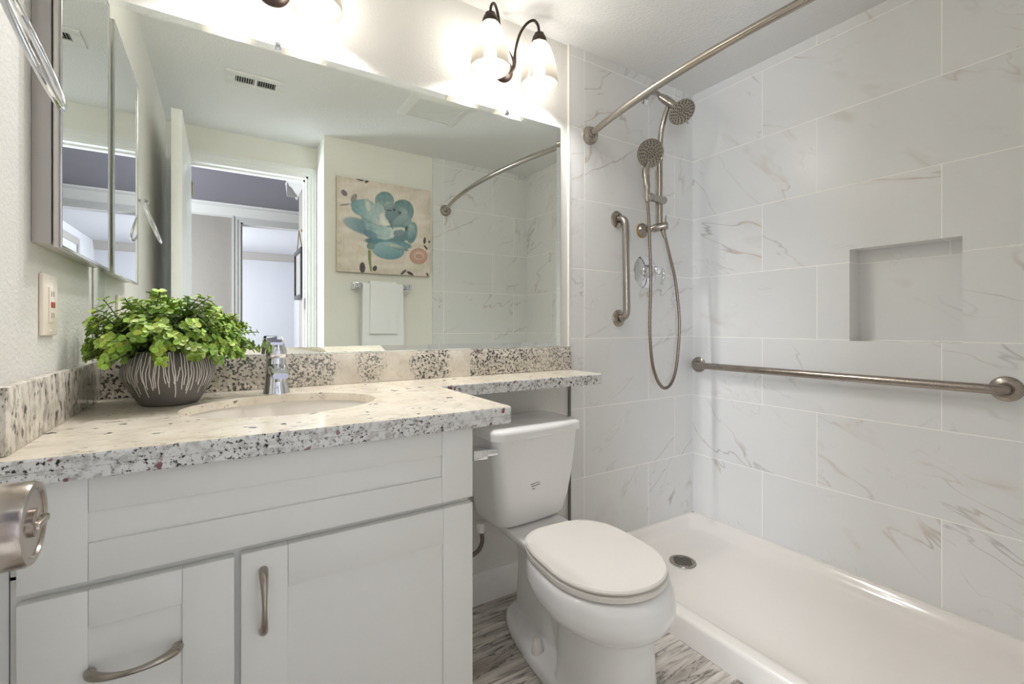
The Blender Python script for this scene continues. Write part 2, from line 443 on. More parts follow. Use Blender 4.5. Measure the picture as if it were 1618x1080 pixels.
for a in ([(X3, ys[0], 0), (X3, ys[0], H), (X3, ys[3], H), (X3, ys[3], 0)], [(XR, ys[0], 0), (X3, ys[0], 0), (X3, ys[3], 0), (XR, ys[3], 0)],
          [(XR, ys[0], H), (XR, ys[3], H), (X3, ys[3], H), (X3, ys[0], H)], [(XR, ys[0], 0), (XR, ys[0], H), (X3, ys[0], H), (X3, ys[0], 0)],
          [(XR, ys[3], 0), (X3, ys[3], 0), (X3, ys[3], H), (XR, ys[3], H)]):
    bm.faces.new([bm.verts.new(p) for p in a])
bmesh.ops.remove_doubles(bm, verts=bm.verts[:], dist=1e-5)
struct('wall_right', bm, M['tileright'])
struct('wall_front', box(NB(), XJ, 1.587, YD-.12, YF, 0, H), M['wallcream_lifted'])
struct('wall_front_tiled', box(NB(), 1.587, XR, YF-.12, YF+.010, 0, H), M['tileend'])
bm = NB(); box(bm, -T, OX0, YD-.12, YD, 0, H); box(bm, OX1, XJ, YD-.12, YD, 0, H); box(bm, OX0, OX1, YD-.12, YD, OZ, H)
struct('wall_door', bm, M['wallcream_lifted'])
# tile end trim, caulk
struct('trim_1', box(NB(), XT-.012, XT, -.011, 0, .965, H), M['wall'])
struct('trim_2', box(NB(), XT-.009, XT, -.010, 0, 0, .845), M['gap'])
# baseboard behind the toilet
bm = NB(); box(bm, .79, XT-.02, -.012, 0, 0, .10); box(bm, .79, XT-.02, -.008, 0, .10, .118)
struct('baseboard_back', bm, M['trim'])
# door casing bathroom side, jamb
def casing(bm, x0, x1, zt, y, s, wd=.055):
    for (a, b, d) in ((0, .35, .010), (.35, .75, .014), (.75, 1, .019)):
        box(bm, x1+wd*a, x1+wd*b, min(y, y+s*d), max(y, y+s*d), 0, zt+wd*a)
        box(bm, x0-wd*b, x0-wd*a, min(y, y+s*d), max(y, y+s*d), 0, zt+wd*a)
        box(bm, x0-wd*b, x1+wd*b, min(y, y+s*d), max(y, y+s*d), zt+wd*a, zt+wd*b)
bm = NB(); casing(bm, OX0, OX1, OZ, YD, 1, .052)
box(bm, OX1-.012, OX1, YD-.12, YD, 0, OZ); box(bm, OX0, OX0+.012, YD-.12, YD, 0, OZ); box(bm, OX0, OX1, YD-.12, YD, OZ-.012, OZ)
box(bm, OX1-.024, OX1-.012, YD-.08, YD-.045, 0, OZ); box(bm, OX0, OX1, YD-.08, YD-.045, OZ-.024, OZ-.012)
struct('trim_3', bm, M['trim'])
struct('trim_4', box(NB(), OX1-.0145, OX1-.011, YD-.042, YD-.012, 1.18, 1.26), M['chromed'])   # strike plate

# hall and the room across it
HX = .82; HY = -3.61; HH = 2.235
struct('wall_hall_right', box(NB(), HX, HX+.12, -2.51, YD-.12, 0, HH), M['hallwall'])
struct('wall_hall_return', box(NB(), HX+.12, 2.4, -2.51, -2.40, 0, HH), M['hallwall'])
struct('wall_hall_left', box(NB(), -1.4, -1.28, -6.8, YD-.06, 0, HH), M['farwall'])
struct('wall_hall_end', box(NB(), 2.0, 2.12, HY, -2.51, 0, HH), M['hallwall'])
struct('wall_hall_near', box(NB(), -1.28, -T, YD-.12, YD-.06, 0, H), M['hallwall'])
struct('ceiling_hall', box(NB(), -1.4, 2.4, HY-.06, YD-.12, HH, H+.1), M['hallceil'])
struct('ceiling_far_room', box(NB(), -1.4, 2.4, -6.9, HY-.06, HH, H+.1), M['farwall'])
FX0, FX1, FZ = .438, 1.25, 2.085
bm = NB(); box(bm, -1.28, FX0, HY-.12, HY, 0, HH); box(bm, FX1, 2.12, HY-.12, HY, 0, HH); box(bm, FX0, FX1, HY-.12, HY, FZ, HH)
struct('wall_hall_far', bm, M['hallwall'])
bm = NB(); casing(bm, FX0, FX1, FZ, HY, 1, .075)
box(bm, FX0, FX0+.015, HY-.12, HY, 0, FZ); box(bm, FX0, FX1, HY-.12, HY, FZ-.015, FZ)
struct('trim_5', bm, M['halltrim_dim'])
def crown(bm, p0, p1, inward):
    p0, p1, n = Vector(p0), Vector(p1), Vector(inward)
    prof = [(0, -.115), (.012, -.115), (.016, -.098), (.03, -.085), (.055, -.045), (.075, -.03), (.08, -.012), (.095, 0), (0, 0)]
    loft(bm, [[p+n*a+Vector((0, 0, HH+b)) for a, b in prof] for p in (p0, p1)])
bm = NB(); crown(bm, (-1.28, HY, 0), (2.0, HY, 0), (0, 1, 0)); struct('trim_6', bm, M['halltrim_dim'])
bm = NB(); crown(bm, (HX, YD-.12, 0), (HX, -2.60, 0), (-1, 0, 0)); struct('trim_7', bm, M['halltrim_dim'])
bm = NB(); crown(bm, (HX-.09, -2.51, 0), (2.0, -2.51, 0), (0, -1, 0)); struct('trim_8', bm, M['halltrim_dim'])
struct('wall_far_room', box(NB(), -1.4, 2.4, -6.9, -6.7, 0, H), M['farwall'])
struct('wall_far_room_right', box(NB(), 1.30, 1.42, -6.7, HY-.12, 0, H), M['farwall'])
bm = NB(); crown(bm, (-1.28, -6.7, 0), (1.3, -6.7, 0), (0, 1, 0)); struct('trim_9', bm, M['halltrim_dim'])
bm = NB()
box(bm, 1.285, 1.30, -5.9, -5.82, 0, 2.05); box(bm, 1.285, 1.30, -5.0, -4.92, 0, 2.05); box(bm, 1.285, 1.30, -5.9, -4.92, 2.05, 2.13)
struct('trim_10', bm, M['halltrim_dim'])

# bathroom door, open against the left wall
DX0, DX1, DY0, DY1, DZ = .083, .125, -1.792, -1.045, 2.07
bm = NB(); box(bm, DX0, DX1, DY0, DY1, .01, DZ, .002)
door = struct('door_1', bm, M['trim'])
bm = NB(); KY, KZ = -1.122, .937
lathe(bm, [(0, 0), (.034, 0), (.034, .005), (.028, .010), (.016, .012), (.0135, .018), (.015, .022), (.0265, .024), (.0275, .027), (.0268, .053), (.0258, .0555), (.022, .0558), (.021, .0546), (0, .0546)], axis((DX1, KY, KZ), (1, 0, 0)), 48)
knob = obj('door_knob', bm, M['satin'], door, 30)
bm = NB(); lathe(bm, [(.009, .054), (.009, .0565), (.0075, .0575), (0, .0575)], axis((DX1, KY, KZ), (1, 0, 0)), 28); box(bm, DX1+.056, DX1+.0605, KY-.010, KY+.010, KZ-.0022, KZ+.0022, .001)
obj('privacy_button', bm, M['satin'], knob)
for z in (.25, 1.05, 1.85):
    bm = NB(); tube(bm, [(DX1+.006, DY0-.004, z), (DX1+.006, DY0-.004, z+.09)], .006, 10); box(bm, DX1, DX1+.003, DY0, DY0+.03, z, z+.09)
    obj('hinge', bm, M['nickel'], door)

# ------------------------------------------------------------------ ceiling vent and fan grille
bm = NB(); V = thing('ceiling_vent', 'white louvred air vent on the ceiling, seen in the mirror left of the fan grille', 'vent', (.427, -1.055, H))
x0, x1, y0, y1 = .299, .555, -1.125, -.985
box(bm, x0, x1, y0, y0+.038, H-.008, H, .002); box(bm, x0, x1, y1-.038, y1, H-.008, H, .002)
box(bm, x0, x0+.04, y0+.038, y1-.038, H-.008, H); box(bm, x1-.04, x1, y0+.038, y1-.038, H-.008, H)
box(bm, .421, .433, y0+.038, y1-.038, H-.008, H)
obj('frame', bm, M['grille'], V)
bm = NB(); box(bm, x0+.03, x1-.03, y0+.03, y1-.03, H-.0015, H-.0005); obj('duct_opening', bm, M['dark'], V)
for g0, g1, s in ((.339, .421, 1), (.433, .515, -1)):
    for k in range(8):
        cx = g0+(g1-g0)*(k+.5)/8
        bm = NB(); loft(bm, [[(cx-.0016, y, H-.0075), (cx-.0006, y, H-.0083), (cx+.0016+s*.0006, y, H-.003), (cx+.0006+s*.0006, y, H-.002)] for y in (y0+.038, y1-.038)])
        obj('slat', bm, M['grille'], V)
for x in (x0+.014, x1-.014):
    bm = NB(); lathe(bm, [(0, -.011), (.003, -.0105), (.004, -.008), (.004, -.007)], Matrix.Translation((x, -1.055, H)), 12); obj('screw', bm, M['trim'], V)
F = thing('exhaust_fan_grille', 'square white exhaust fan grille with fine ribs on the ceiling', 'fan grille', (1.305, -.85, H))
bm = NB(); fx0, fx1, fy0, fy1 = 1.135, 1.478, -1.0, -.705
prof = [(0, 0), (0, -.008), (.030, -.018), (.042, -.018), (.0425, -.004)]
rings = [[(x, y, H+dz) for x, y in ((fx0+i, fy0+i), (fx1-i, fy0+i), (fx1-i, fy1-i), (fx0+i, fy1-i))] for i, dz in prof]
loft(bm, rings, True, True); obj('frame', bm, M['grille'], F, 20)
bm = NB(); n = 17
for k in range(n):
    y = fy0+.045+(fy1-fy0-.09)*(k+.5)/n; box(bm, fx0+.042, fx1-.042, y-.0042, y+.0042, H-.0165, H-.008)
o = obj('ribs', bm, M['grille'], F)

# ------------------------------------------------------------------ wall mirror with bevelled edge
MX0, MX1, MZ0, MZ1 = .004, 1.524, .978, 1.918
MR = thing('wall_mirror', 'large wall mirror above the granite backsplash, reflecting the doorway and the rose painting', 'mirror', (.764, 0, MZ0))
b = .022; yb, yf, ye = -.0005, -.0065, -.0035
bm = NB(); box(bm, MX0+b, MX1-b, yf, yb, MZ0+b, MZ1-b); obj('glass', bm, M['mirror'], MR, 0)
bm = NB()
ring_i = [(MX0+b, yf, MZ0+b), (MX1-b, yf, MZ0+b), (MX1-b, yf, MZ1-b), (MX0+b, yf, MZ1-b)]
ring_o = [(MX0, ye, MZ0), (MX1, ye, MZ0), (MX1, ye, MZ1), (MX0, ye, MZ1)]
ring_b = [(x, yb, z) for x, y, z in ring_o]
loft(bm, [ring_i, ring_o, ring_b], False, False); obj('bevel', bm, M['bevel'], MR, 0)
for x in (.429, 1.253):
    bm = NB(); box(bm, x-.008, x+.008, -.011, 0, MZ1-.010, MZ1+.010, .0015); box(bm, x-.004, x+.004, -.0125, -.010, MZ1+.001, MZ1+.008, .001)
    obj('clip', bm, M['chrome'], MR)

# ------------------------------------------------------------------ vanity sconces
def sconce(cx, label):
    cz = 2.085; S = thing('vanity_sconce', label, 'wall lamp', (cx, 0, cz), 0, 'bronze sconces over the mirror')
    bm = NB(); lathe(bm, [(0, 0), (.052, 0), (.052, .005), (.045, .012), (.028, .017), (.014, .019), (.011, .034), (0, .035)], axis((cx, 0, cz), (0, -1, 0)), 40)
    obj('backplate', bm, M['bronze'], S)
    for s in (-1, 1):
        sx, sy = cx+s*.1105, -.100
        bm = NB()   # scroll: tail, swell, then up and over to the shade
        P = catmull([(cx-s*.014, -.040, 2.052), (cx+s*.010, -.040, 2.056), (cx+s*.030, -.042, 2.078), (cx+s*.033, -.044, 2.11), (cx+s*.034, -.050, 2.15), (cx+s*.046, -.060, 2.205), (cx+s*.066, -.076, 2.243), (cx+s*.088, -.092, 2.256), (cx+s*.105, -.099, 2.240), (cx+s*.1105, -.100, 2.210)], 7)
        m = len(P); rad = [(.002+.007*min(1, i/14)) if i < 20 else max(.0052, .009-(i-20)*.0006) for i in range(m)]
        tube(bm, P, rad, 12); lathe(bm, [(0, -.010), (.008, -.006), (.010, 0), (.008, .006), (0, .010)], Matrix.Translation((cx+s*.033, -.044, 2.10)), 14)
        obj('arm', bm, M['bronze'], S)
        bm = NB(); LP = catmull([(cx+s*.033, -.043, 2.10), (cx+s*.024, -.038, 2.122), (cx+s*.013, -.034, 2.145)], 5)
        tube(bm, LP, [.007, .007, .0065, .006, .005, .004, .0035, .003, .002, .0015, .001], 10); obj('leaf', bm, M['bronze'], S)
        bm = NB(); lathe(bm, [(0, 2.212), (.008, 2.212), (.012, 2.208), (.019, 2.206), (.020, 2.198), (.018, 2.196), (.025, 2.194), (.029, 2.182), (.030, 2.170), (.028, 2.167), (0, 2.167)], Matrix.Translation((sx, sy, 0)), 32)
        obj('shade_holder', bm, M['bronze'], S)
        bm = NB(); pr = [(.028, 2.172), (.040, 2.156), (.052, 2.128), (.062, 2.093), (.069, 2.056), (.0725, 2.025), (.0735, 2.012), (.073, 2.005)]
        lathe(bm, pr, Matrix.Translation((sx, sy, 0)), 48)
        obj('shade', bm, M['shade'], S)
        bm = NB(); lathe(bm, [(0, 2.032), (.010, 2.034), (.018, 2.042), (.022, 2.056), (.020, 2.071), (.014, 2.086), (.012, 2.10), (.012, 2.167)], Matrix.Translation((sx, sy, 0)), 24)
        obj('bulb', bm, M['bulb'], S)
    return S
S1 = sconce(1.231, 'bronze two-shade sconce near the shower, both its frosted shades in view')
S2 = copy_tree(S1); S2.location.x = .413
S2['label'] = 'bronze two-shade sconce above the sink, only one frosted shade edge showing at the top'

# ------------------------------------------------------------------ medicine cabinet on the left wall
CY0, CY1, CZ0, CZ1, CX1 = -.437, -.036, 1.205, 1.878, .041
MC = thing('medicine_cabinet', 'mirrored steel medicine cabinet on the left wall above the outlet', 'cabinet', (.02, -.225, CZ0))
bm = NB(); box(bm, .0005, .026, CY0+.004, CY1-.004, CZ0+.006, CZ1-.006, .001); obj('box', bm, M['cabside'], MC)
bm = NB(); box(bm, .026, .029, CY0+.012, CY1-.012, CZ0+.012, CZ1-.012); obj('door_gap', bm, M['dark'], MC)
bm = NB()
box(bm, .029, CX1, CY0, CY0+.005, CZ0, CZ1, .0015); box(bm, .029, CX1, CY1-.008, CY1, CZ0, CZ1, .0015)
box(bm, .029, CX1, CY0+.005, CY1-.008, CZ0, CZ0+.006, .0015); box(bm, .029, CX1, CY0+.005, CY1-.008, CZ1-.006, CZ1, .0015)
box(bm, .029, .036, CY0+.004, CY1-.004, CZ0+.004, CZ1-.004)
dr = obj('door', bm, M['chromed'], MC)
bm = NB(); box(bm, .036, CX1-.0012, CY0+.005, CY1-.008, CZ0+.006, CZ1-.006); obj('mirror', bm, M['mirror2'], dr, 0)

# towel ring
RG = thing('towel_ring', 'chrome towel ring on the left wall beside the medicine cabinet', 'towel ring', (0, -.64, 1.537))
bm = NB(); lathe(bm, [(0, 0), (.024, 0), (.024, .006), (.018, .010), (.009, .013), (.008, .032), (.012, .036), (.012, .046), (0, .048)], axis((0, -.64, 1.537), (1, 0, 0)), 32); obj('post', bm, M['chrome'], RG)
bm = NB(); tilt = R(20); rc = Vector((.028, -.64, 1.537)); rad = .080
pts = [rc+Vector((0, 1, 0))*(rad*sin(a))+Vector((sin(tilt), 0, -cos(tilt)))*(rad-rad*cos(a)) for a in [2*pi*k/56 for k in range(56)]]
tube(bm, pts, .0048, 14, closed=True); obj('ring', bm, M['chrome'], RG)

# outlet
OU = thing('wall_outlet', 'ivory outlet plate with a red test button on the left wall', 'outlet', (0, -.354, 1.05))
oy0, oy1, oz0, oz1 = -.396, -.312, 1.048, 1.163
bm = NB(); box(bm, 0, .007, oy0, oy1, oz0, oz1, .003); obj('cover_plate', bm, M['outlet'], OU)
bm = NB(); box(bm, .005, .0095, -.3705, -.3375, 1.072, 1.139, .001); rcp = obj('receptacle', bm, M['outlet'], OU)
for zc in (1.126, 1.085):
    for dy in (-.006, .006):
        bm = NB(); box(bm, .009, .0098, -.354+dy-.0012, -.354+dy+.0012, zc-.005, zc+.005); obj('slot', bm, M['dark'], rcp)
bm = NB(); box(bm, .008, .0105, -.363, -.351, 1.100, 1.111, .0006); obj('test_button', bm, M['red'], rcp)
bm = NB(); box(bm, .008, .0105, -.3495, -.342, 1.100, 1.111, .0006); obj('reset_button', bm, M['cord'], rcp)
for z in (1.056, 1.155):
    bm = NB(); lathe(bm, [(0, .0085), (.0025, .008), (.003, .0065)], axis((0, -.354, z), (1, 0, 0)), 12); obj('screw', bm, M['outlet'], OU)

# ------------------------------------------------------------------ countertop, splashes
CT = .878; CF = -.645; CR = .862; SHR = 1.570; SHF = -.222
def ell(cx, cy, a, b, n): return [(cx+a*cos(2*pi*k/n), cy+b*sin(2*pi*k/n)) for k in range(n)]
outer = [(0, 0), (0, CF)] + [(CR-.012+.012*sin(a), CF+.012-.012*cos(a)) for a in (0, pi/6, pi/3, pi/2)]
outer += [(CR, SHF-.02), (CR+.006, SHF-.006), (CR+.02, SHF)] + [(SHR-.03+.03*sin(a), SHF+.03-.03*cos(a)) for a in (0, pi/6, pi/3, pi/2)] + [(SHR, 0)]
hole = ell(.415, -.322, .214, .163, 64)
SINK = hole
bm = NB()
def ring_edges(bm, pts, z):
    vs = [bm.verts.new((x, y, z)) for x, y in pts]; return vs, [bm.edges.new((vs[i], vs[(i+1) % len(vs)])) for i in range(len(vs))]
vo, eo = ring_edges(bm, outer, CT); vh, eh = ring_edges(bm, hole, CT)
r = bmesh.ops.triangle_fill(bm, use_beauty=True, use_dissolve=False, edges=eo+eh)
for f in [g for g in r['geom'] if isinstance(g, bmesh.types.BMFace)]: f.material_index = 0
def drop(bm, vs, steps, inward_pts=None, mat=1, closed=True):
    prev = vs; n = len(vs)
    for offs, z in steps:
        cur = []
        for i, v in enumerate(vs):
            x, y = v.co.x, v.co.y
            if offs:
                a, b2 = vs[(i-1) % n].co, vs[(i+1) % n].co
                d = Vector((b2.x-a.x, b2.y-a.y)); d.normalize(); nx, ny = d.y, -d.x
                x += nx*offs; y += ny*offs
            cur.append(bm.verts.new((x, y, z)))
        for i in range(n): bm.faces.new((prev[i], prev[(i+1) % n], cur[(i+1) % n], cur[i])).material_index = mat
        prev = cur
    return prev
TH = .038
lo = drop(bm, vo, [(0.002, CT-.003), (.002, CT-.0185), (.0008, CT-.0195), (.002, CT-.0205), (.002, CT-TH+.002), (0, CT-TH)])
hi = drop(bm, vh, [(-.001, CT-.002), (-.001, CT-.020)], mat=0)
lo = drop(bm, lo, [(-.035, CT-TH), (0, CT-.020)])
lo2 = lo
vb, eb = lo, [bm.edges.get((lo[i], lo[(i+1) % len(lo)])) for i in range(len(lo))]
ehh = [bm.edges.get((hi[i], hi[(i+1) % len(hi)])) for i in range(len(hi))]
r = bmesh.ops.triangle_fill(bm, use_beauty=True, use_dissolve=False, edges=eb+ehh)
for f in [g for g in r['geom'] if isinstance(g, bmesh.types.BMFace)]: f.material_index = 1
tag(obj('countertop', bm, [M['gr_top'], M['gr_edge']], None, 30), 'speckled cream granite countertop with a narrow shelf running over the toilet', 'countertop')
SZ = .977
bm = NB(); box(bm, .001, 1.573, -.020, -.0005, CT+.0005, SZ, .0015)
tag(obj('backsplash', bm, M['gr_splash']), 'long granite backsplash strip under the wall mirror', 'backsplash')
bm = NB(); box(bm, .0005, .021, -.612, -.0205, CT+.0005, SZ, .0015)
tag(obj('side_splash', bm, M['gr_side']), 'short granite side splash strip along the left wall', 'backsplash')

# sink
bm = NB(); n = 64
def er(a, b2, z, cy=-.322): return [(.415+a*cos(2*pi*k/n), cy+b2*sin(2*pi*k/n), z) for k in range(n)]
rings = [er(.236, .185, CT-.036), er(.236, .185, CT-.0205), er(.218, .167, CT-.0205), er(.212, .161, CT-.033), er(.205, .154, CT-.07), er(.185, .138, CT-.11), er(.13, .10, CT-.145), er(.05, .045, CT-.155), er(.025, .025, CT-.158)]
loft(bm, rings, False, True)
sk = thing('sink_basin', 'white oval undermount sink set in the granite countertop', 'sink', (.415, -.322, CT-.16))
obj('basin', bm, M['sinkp'], sk)
bm = NB(); lathe(bm, [(.024, 0), (.022, .003), (.016, .002), (0, .004)], Matrix.Translation((.415, -.322, CT-.1575)), 24); obj('drain', bm, M['chrome'], sk)

# faucet
fx, fy = .415, -.105
FA = thing('faucet', 'chrome single-handle faucet at the back of the sink', 'faucet', (fx, fy, CT))
bm = NB()
def srr(hx, hy, z, r, dy=0): return [(fx+x, fy+dy+y, CT+z*.88) for x, y in rrect(-hx, hx, -hy, hy, r, 5)]
loft(bm, [srr(.034, .036, 0, .026), srr(.033, .035, .006, .026), srr(.0295, .031, .03, .024), srr(.027, .029, .07, .023), srr(.0255, .028, .10, .022), srr(.025, .027, .112, .021)])
obj('body', bm, M['chrome'], FA, 50)
bm = NB(); 
sp = [[(fx+x, fy-.02-q, CT+(zc+z)*.88) for x, z in rrect(-wx, wx, -hz, hz, rr_, 4)] for q, zc, wx, hz, rr_ in ((0, .072, .023, .022, .012), (.03, .074, .023, .018, .012), (.06, .072, .0225, .014, .011), (.085, .067, .0215, .011, .009), (.095, .064, .019, .008, .007))]
loft(bm, sp); obj('spout', bm, M['chrome'], FA, 50)
bm = NB(); lathe(bm, [(.012, .012), (.0125, 0), (.010, 0), (.010, .003), (0, .003)], Matrix.Translation((fx, fy-.098, CT+.041)), 24); obj('aerator', bm, M['chrome'], FA)
bm = NB()
loft(bm, [srr(.026, .027, .115, .021), srr(.0275, .029, .120, .022), srr(.027, .028, .135, .022), srr(.0225, .024, .152, .018), srr(.021, .023, .160, .017)])
loft(bm, [[(fx+x, fy+.005+q, CT+(zz)*.88+z) for x, z in rrect(-wx, wx, -.0035, .0035, .003, 3)] for q, zz, wx in ((-.03, .158, .017), (0, .1625, .022), (.025, .168, .0235), (.05, .175, .022))])
obj('handle', bm, M['chrome'], FA, 50)

# ------------------------------------------------------------------ vanity cabinet
VX0, VX1, VF = .024, .769, -.600
VA = thing('vanity_cabinet', 'white shaker vanity cabinet under the granite countertop', 'cabinet', (.4, -.3, 0))
bm = NB()
box(bm, .022, VX1, VF, -.002, .09, CT-TH-.14+.0)
box(bm, .022, .055, VF, -.02, CT-TH-.145, CT-TH-.0005); box(bm, VX1-.018, VX1, VF, -.002, CT-TH-.145, CT-TH-.0005); box(bm, .05, VX1-.015, VF, VF+.018, CT-TH-.145, CT-TH-.0005)
box(bm, .022, VX1, VF+.06, -.05, 0, .095)
obj('body', bm, M['cabinet'], VA)
bm = NB(); box(bm, .0005, .020, VF+.001, VF+.019, 0, CT-TH-.0005); obj('filler_strip', bm, M['cabinet'], VA)
def shaker(name, x0, x1, z0, z1, fx0_, fx1_, fz0, fz1, parent=VA, split=None):
    """panel front with stiles and rails; inner field recessed"""
    bm = NB(); y0, y1 = VF-.020, VF-.001
    g = .0004
    box(bm, x0, fx0_-g, y0, y1, z0, z1, .0012); box(bm, fx1_+g, x1, y0, y1, z0, z1, .0012)
    box(bm, fx0_, fx1_, y0, y1, z0, fz0, .0009); box(bm, fx0_, fx1_, y0, y1, fz1, z1, .0009)
    box(bm, fx0_-.004, fx1_+.004, VF-.0145, VF-.004, fz0-.004, fz1+.004)
    return obj(name, bm, M['cabinet'], parent, 30)
XO = OX
shaker('false_drawer', .033, VX1+.002, .6785, CT-TH-.003, .111, .695, .735, .7825)
d1 = shaker('drawer', .033, .3025, .405, .664, .111, .228, .455, .607)
shaker('drawer', .033, .3025, .105, .395, .111, .228, .165, .335)
d2 = shaker('door', .3125, VX1+.002, .105, .665, .388, .698, .180, .588)
def pull(name, p0, p1, out, parent):
    p0, p1 = Vector(p0), Vector(p1); d = (p1-p0); o_ = Vector((0, -1, 0))
    P = catmull([p0, p0+o_*.008+d*.015, p0+o_*.017+d*.09, p0+o_*.027+d*.27, p0+o_*.031+d*.5, p0+o_*.027+d*.73, p0+o_*.017+d*.91, p1+o_*.008-d*.015, p1], 6)
    rr_ = [.0078-.0036*math.exp(-((i/(len(P)-1)-.5)/.22)**2) for i in range(len(P))]
    bm = NB(); tube(bm, P, rr_, 14); return obj(name, bm, M['nickel'], parent)
pull('handle', (.113, VF-.0195, .539), (.223, VF-.0195, .539), .02, d1)
pull('handle', (.3475, VF-.0195, .522), (.3475, VF-.0195, .629), .02, d2)

# ------------------------------------------------------------------ potted plant
PX, PY = .176, -.172
PP = thing('potted_plant', 'bushy green faux boxwood in a grey pot with white scratched lines', 'plant', (PX, PY, CT))
prof = [(0, .0), (.055, 0), (.060, .004), (.071, .022), (.086, .050), (.0935, .068), (.095, .078), (.0925, .092), (.0865, .112), (.081, .126), (.079, .129), (.076, .126), (.080, .10), (.0, .095)]
bm = NB(); TP = Matrix.Translation((PX, PY, CT+.0005)); lathe(bm, prof, TP, 64)
outp = [q for q in prof if q[1] >= .004][:8]
def prof_r(z):
    for (r0, z0), (r1, z1) in zip(outp, outp[1:]):
        if z0 <= z <= z1: return r0+(r1-r0)*(z-z0)/(z1-z0)
    return outp[-1][0]
rng = random.Random(3)
for k in range(96):
    a = 2*pi*k/96+rng.uniform(-.015, .015); zb = rng.uniform(.030, .062) if k % 5 else rng.uniform(.02, .035); lean = rng.uniform(-.09, .09)
    zt = .1275 if k % 4 else rng.uniform(.09, .124)
    st = 9; wv = .0009; L = []
    for i in range(st+1):
        z = zb+(zt-zb)*i/st; rr_ = prof_r(z)+.0009; aa = a+lean*(i/st-.5)+.006*sin(i*1.7+k)
        L.append((rr_, aa, z))
    vs = [[bm.verts.new((PX+r_*cos(q+sg*wv/r_), PY+r_*sin(q+sg*wv/r_), CT+.0005+z)) for sg in (-1, 1)] for r_, q, z in L]
    for u_, v_ in zip(vs, vs[1:]): bm.faces.new((u_[0], u_[1], v_[1], v_[0])).material_index = 1
obj('pot', bm, [M['pot'], M['potw']], PP, 50)
bm = NB(); lathe(bm, [(.077, .112), (.05, .122), (0, .126)], TP, 32); obj('filler_moss', bm, M['soil'], PP)
bmS = NB(); bmL = NB(); cl = bmL.loops.layers.float_color.new('Col')
rng = random.Random(11)
def leaf(c, nrm, out, size, col):
    nrm = nrm.normalized(); u_ = (out-nrm*out.dot(nrm)).normalized(); v_ = nrm.cross(u_)
    n = 8; ring = []
    for k in range(n):
        a = 2*pi*k/n; q = c+u_*(size*(1+cos(a)))+v_*(size*.92*sin(a))+nrm*(size*.30*(abs(sin(a))**1.5+.4*(1+cos(a))*.5))
        if q.x < .0235: q.x = .0235
        if q.y > -.0225: q.y = -.0225
        if q.z < CT+.004: q.z = CT+.004
        ring.append(bmL.verts.new(q))
    ce = bmL.verts.new(c+u_*size)
    for k in range(n):
        f = bmL.faces.new((ce, ring[k], ring[(k+1) % n]))
        for lp in f.loops:
            e = 1.12 if lp.vert is not ce else .92
            lp[cl] = (col[0]*e, col[1]*e, col[2]*e, 1)
lime, mid, deep = srgb(172, 198, 70), srgb(98, 134, 50), srgb(40, 66, 34)  # deep: inner leaves, darkened for the shade inside the bush
base = Vector((PX, PY, CT+.118))
for k in range(240):
    az = rng.uniform(0, 2*pi); el = math.asin(rng.uniform(-.16, .98))
    d = Vector((cos(az)*cos(el), sin(az)*cos(el), sin(el)))
    ln = rng.uniform(.66, .98) if k % 6 else rng.uniform(.98, 1.06)
    tip = base+Vector((d.x*.186*ln, d.y*.160*ln, .008+d.z*.148*ln))
    root = base+Vector((rng.uniform(-.05, .05), rng.uniform(-.05, .05), -.004))
    midp = (root+tip)/2+Vector((d.x*.01, d.y*.01, .018))
    P = catmull([root, midp, tip], 6)
    for q in P:
        q.x = max(q.x, .026); q.y = min(q.y, -.026)
    tube(bmS, P, .0012, 5)
    young = rng.random()
    n = len(P)
    for i in range(3, n):
        f = i/(n-1); c = P[i]; tg = (P[min(i+1, n-1)]-P[max(i-1, 0)])
        if tg.length < 1e-5: continue
        tg.normalize(); s0 = tg.orthogonal().normalized(); s0 = Matrix.Rotation(i*pi/2+k, 3, tg) @ s0
        sz = rng.uniform(.0064, .0100)*(1 if f < .95 else .85)
        for sg in (-1, 1):
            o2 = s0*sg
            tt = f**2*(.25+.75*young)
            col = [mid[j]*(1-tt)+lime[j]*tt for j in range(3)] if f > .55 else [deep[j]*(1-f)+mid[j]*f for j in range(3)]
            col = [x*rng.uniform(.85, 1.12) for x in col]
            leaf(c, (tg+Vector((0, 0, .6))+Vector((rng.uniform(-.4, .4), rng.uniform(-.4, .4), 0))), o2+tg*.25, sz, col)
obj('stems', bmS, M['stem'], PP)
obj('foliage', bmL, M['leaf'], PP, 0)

# ------------------------------------------------------------------ toilet
TO = thing('toilet', 'white two-piece toilet with its lid closed beside the vanity', 'toilet', (1.216, -.568, 0), R(-4.5))
def sup(cx, cy, a, bf, bb, z, n=56, nf=2.1, nb=2.6):
    out = []
    for k in range(n):
        t_ = 2*pi*k/n; c_, s_ = cos(t_), sin(t_); e = nb if s_ > 0 else nf; b_ = bb if s_ > 0 else bf
        out.append((cx+a*math.copysign(abs(c_)**(2/e), c_), cy+b_*math.copysign(abs(s_)**(2/e), s_), z))
    return out
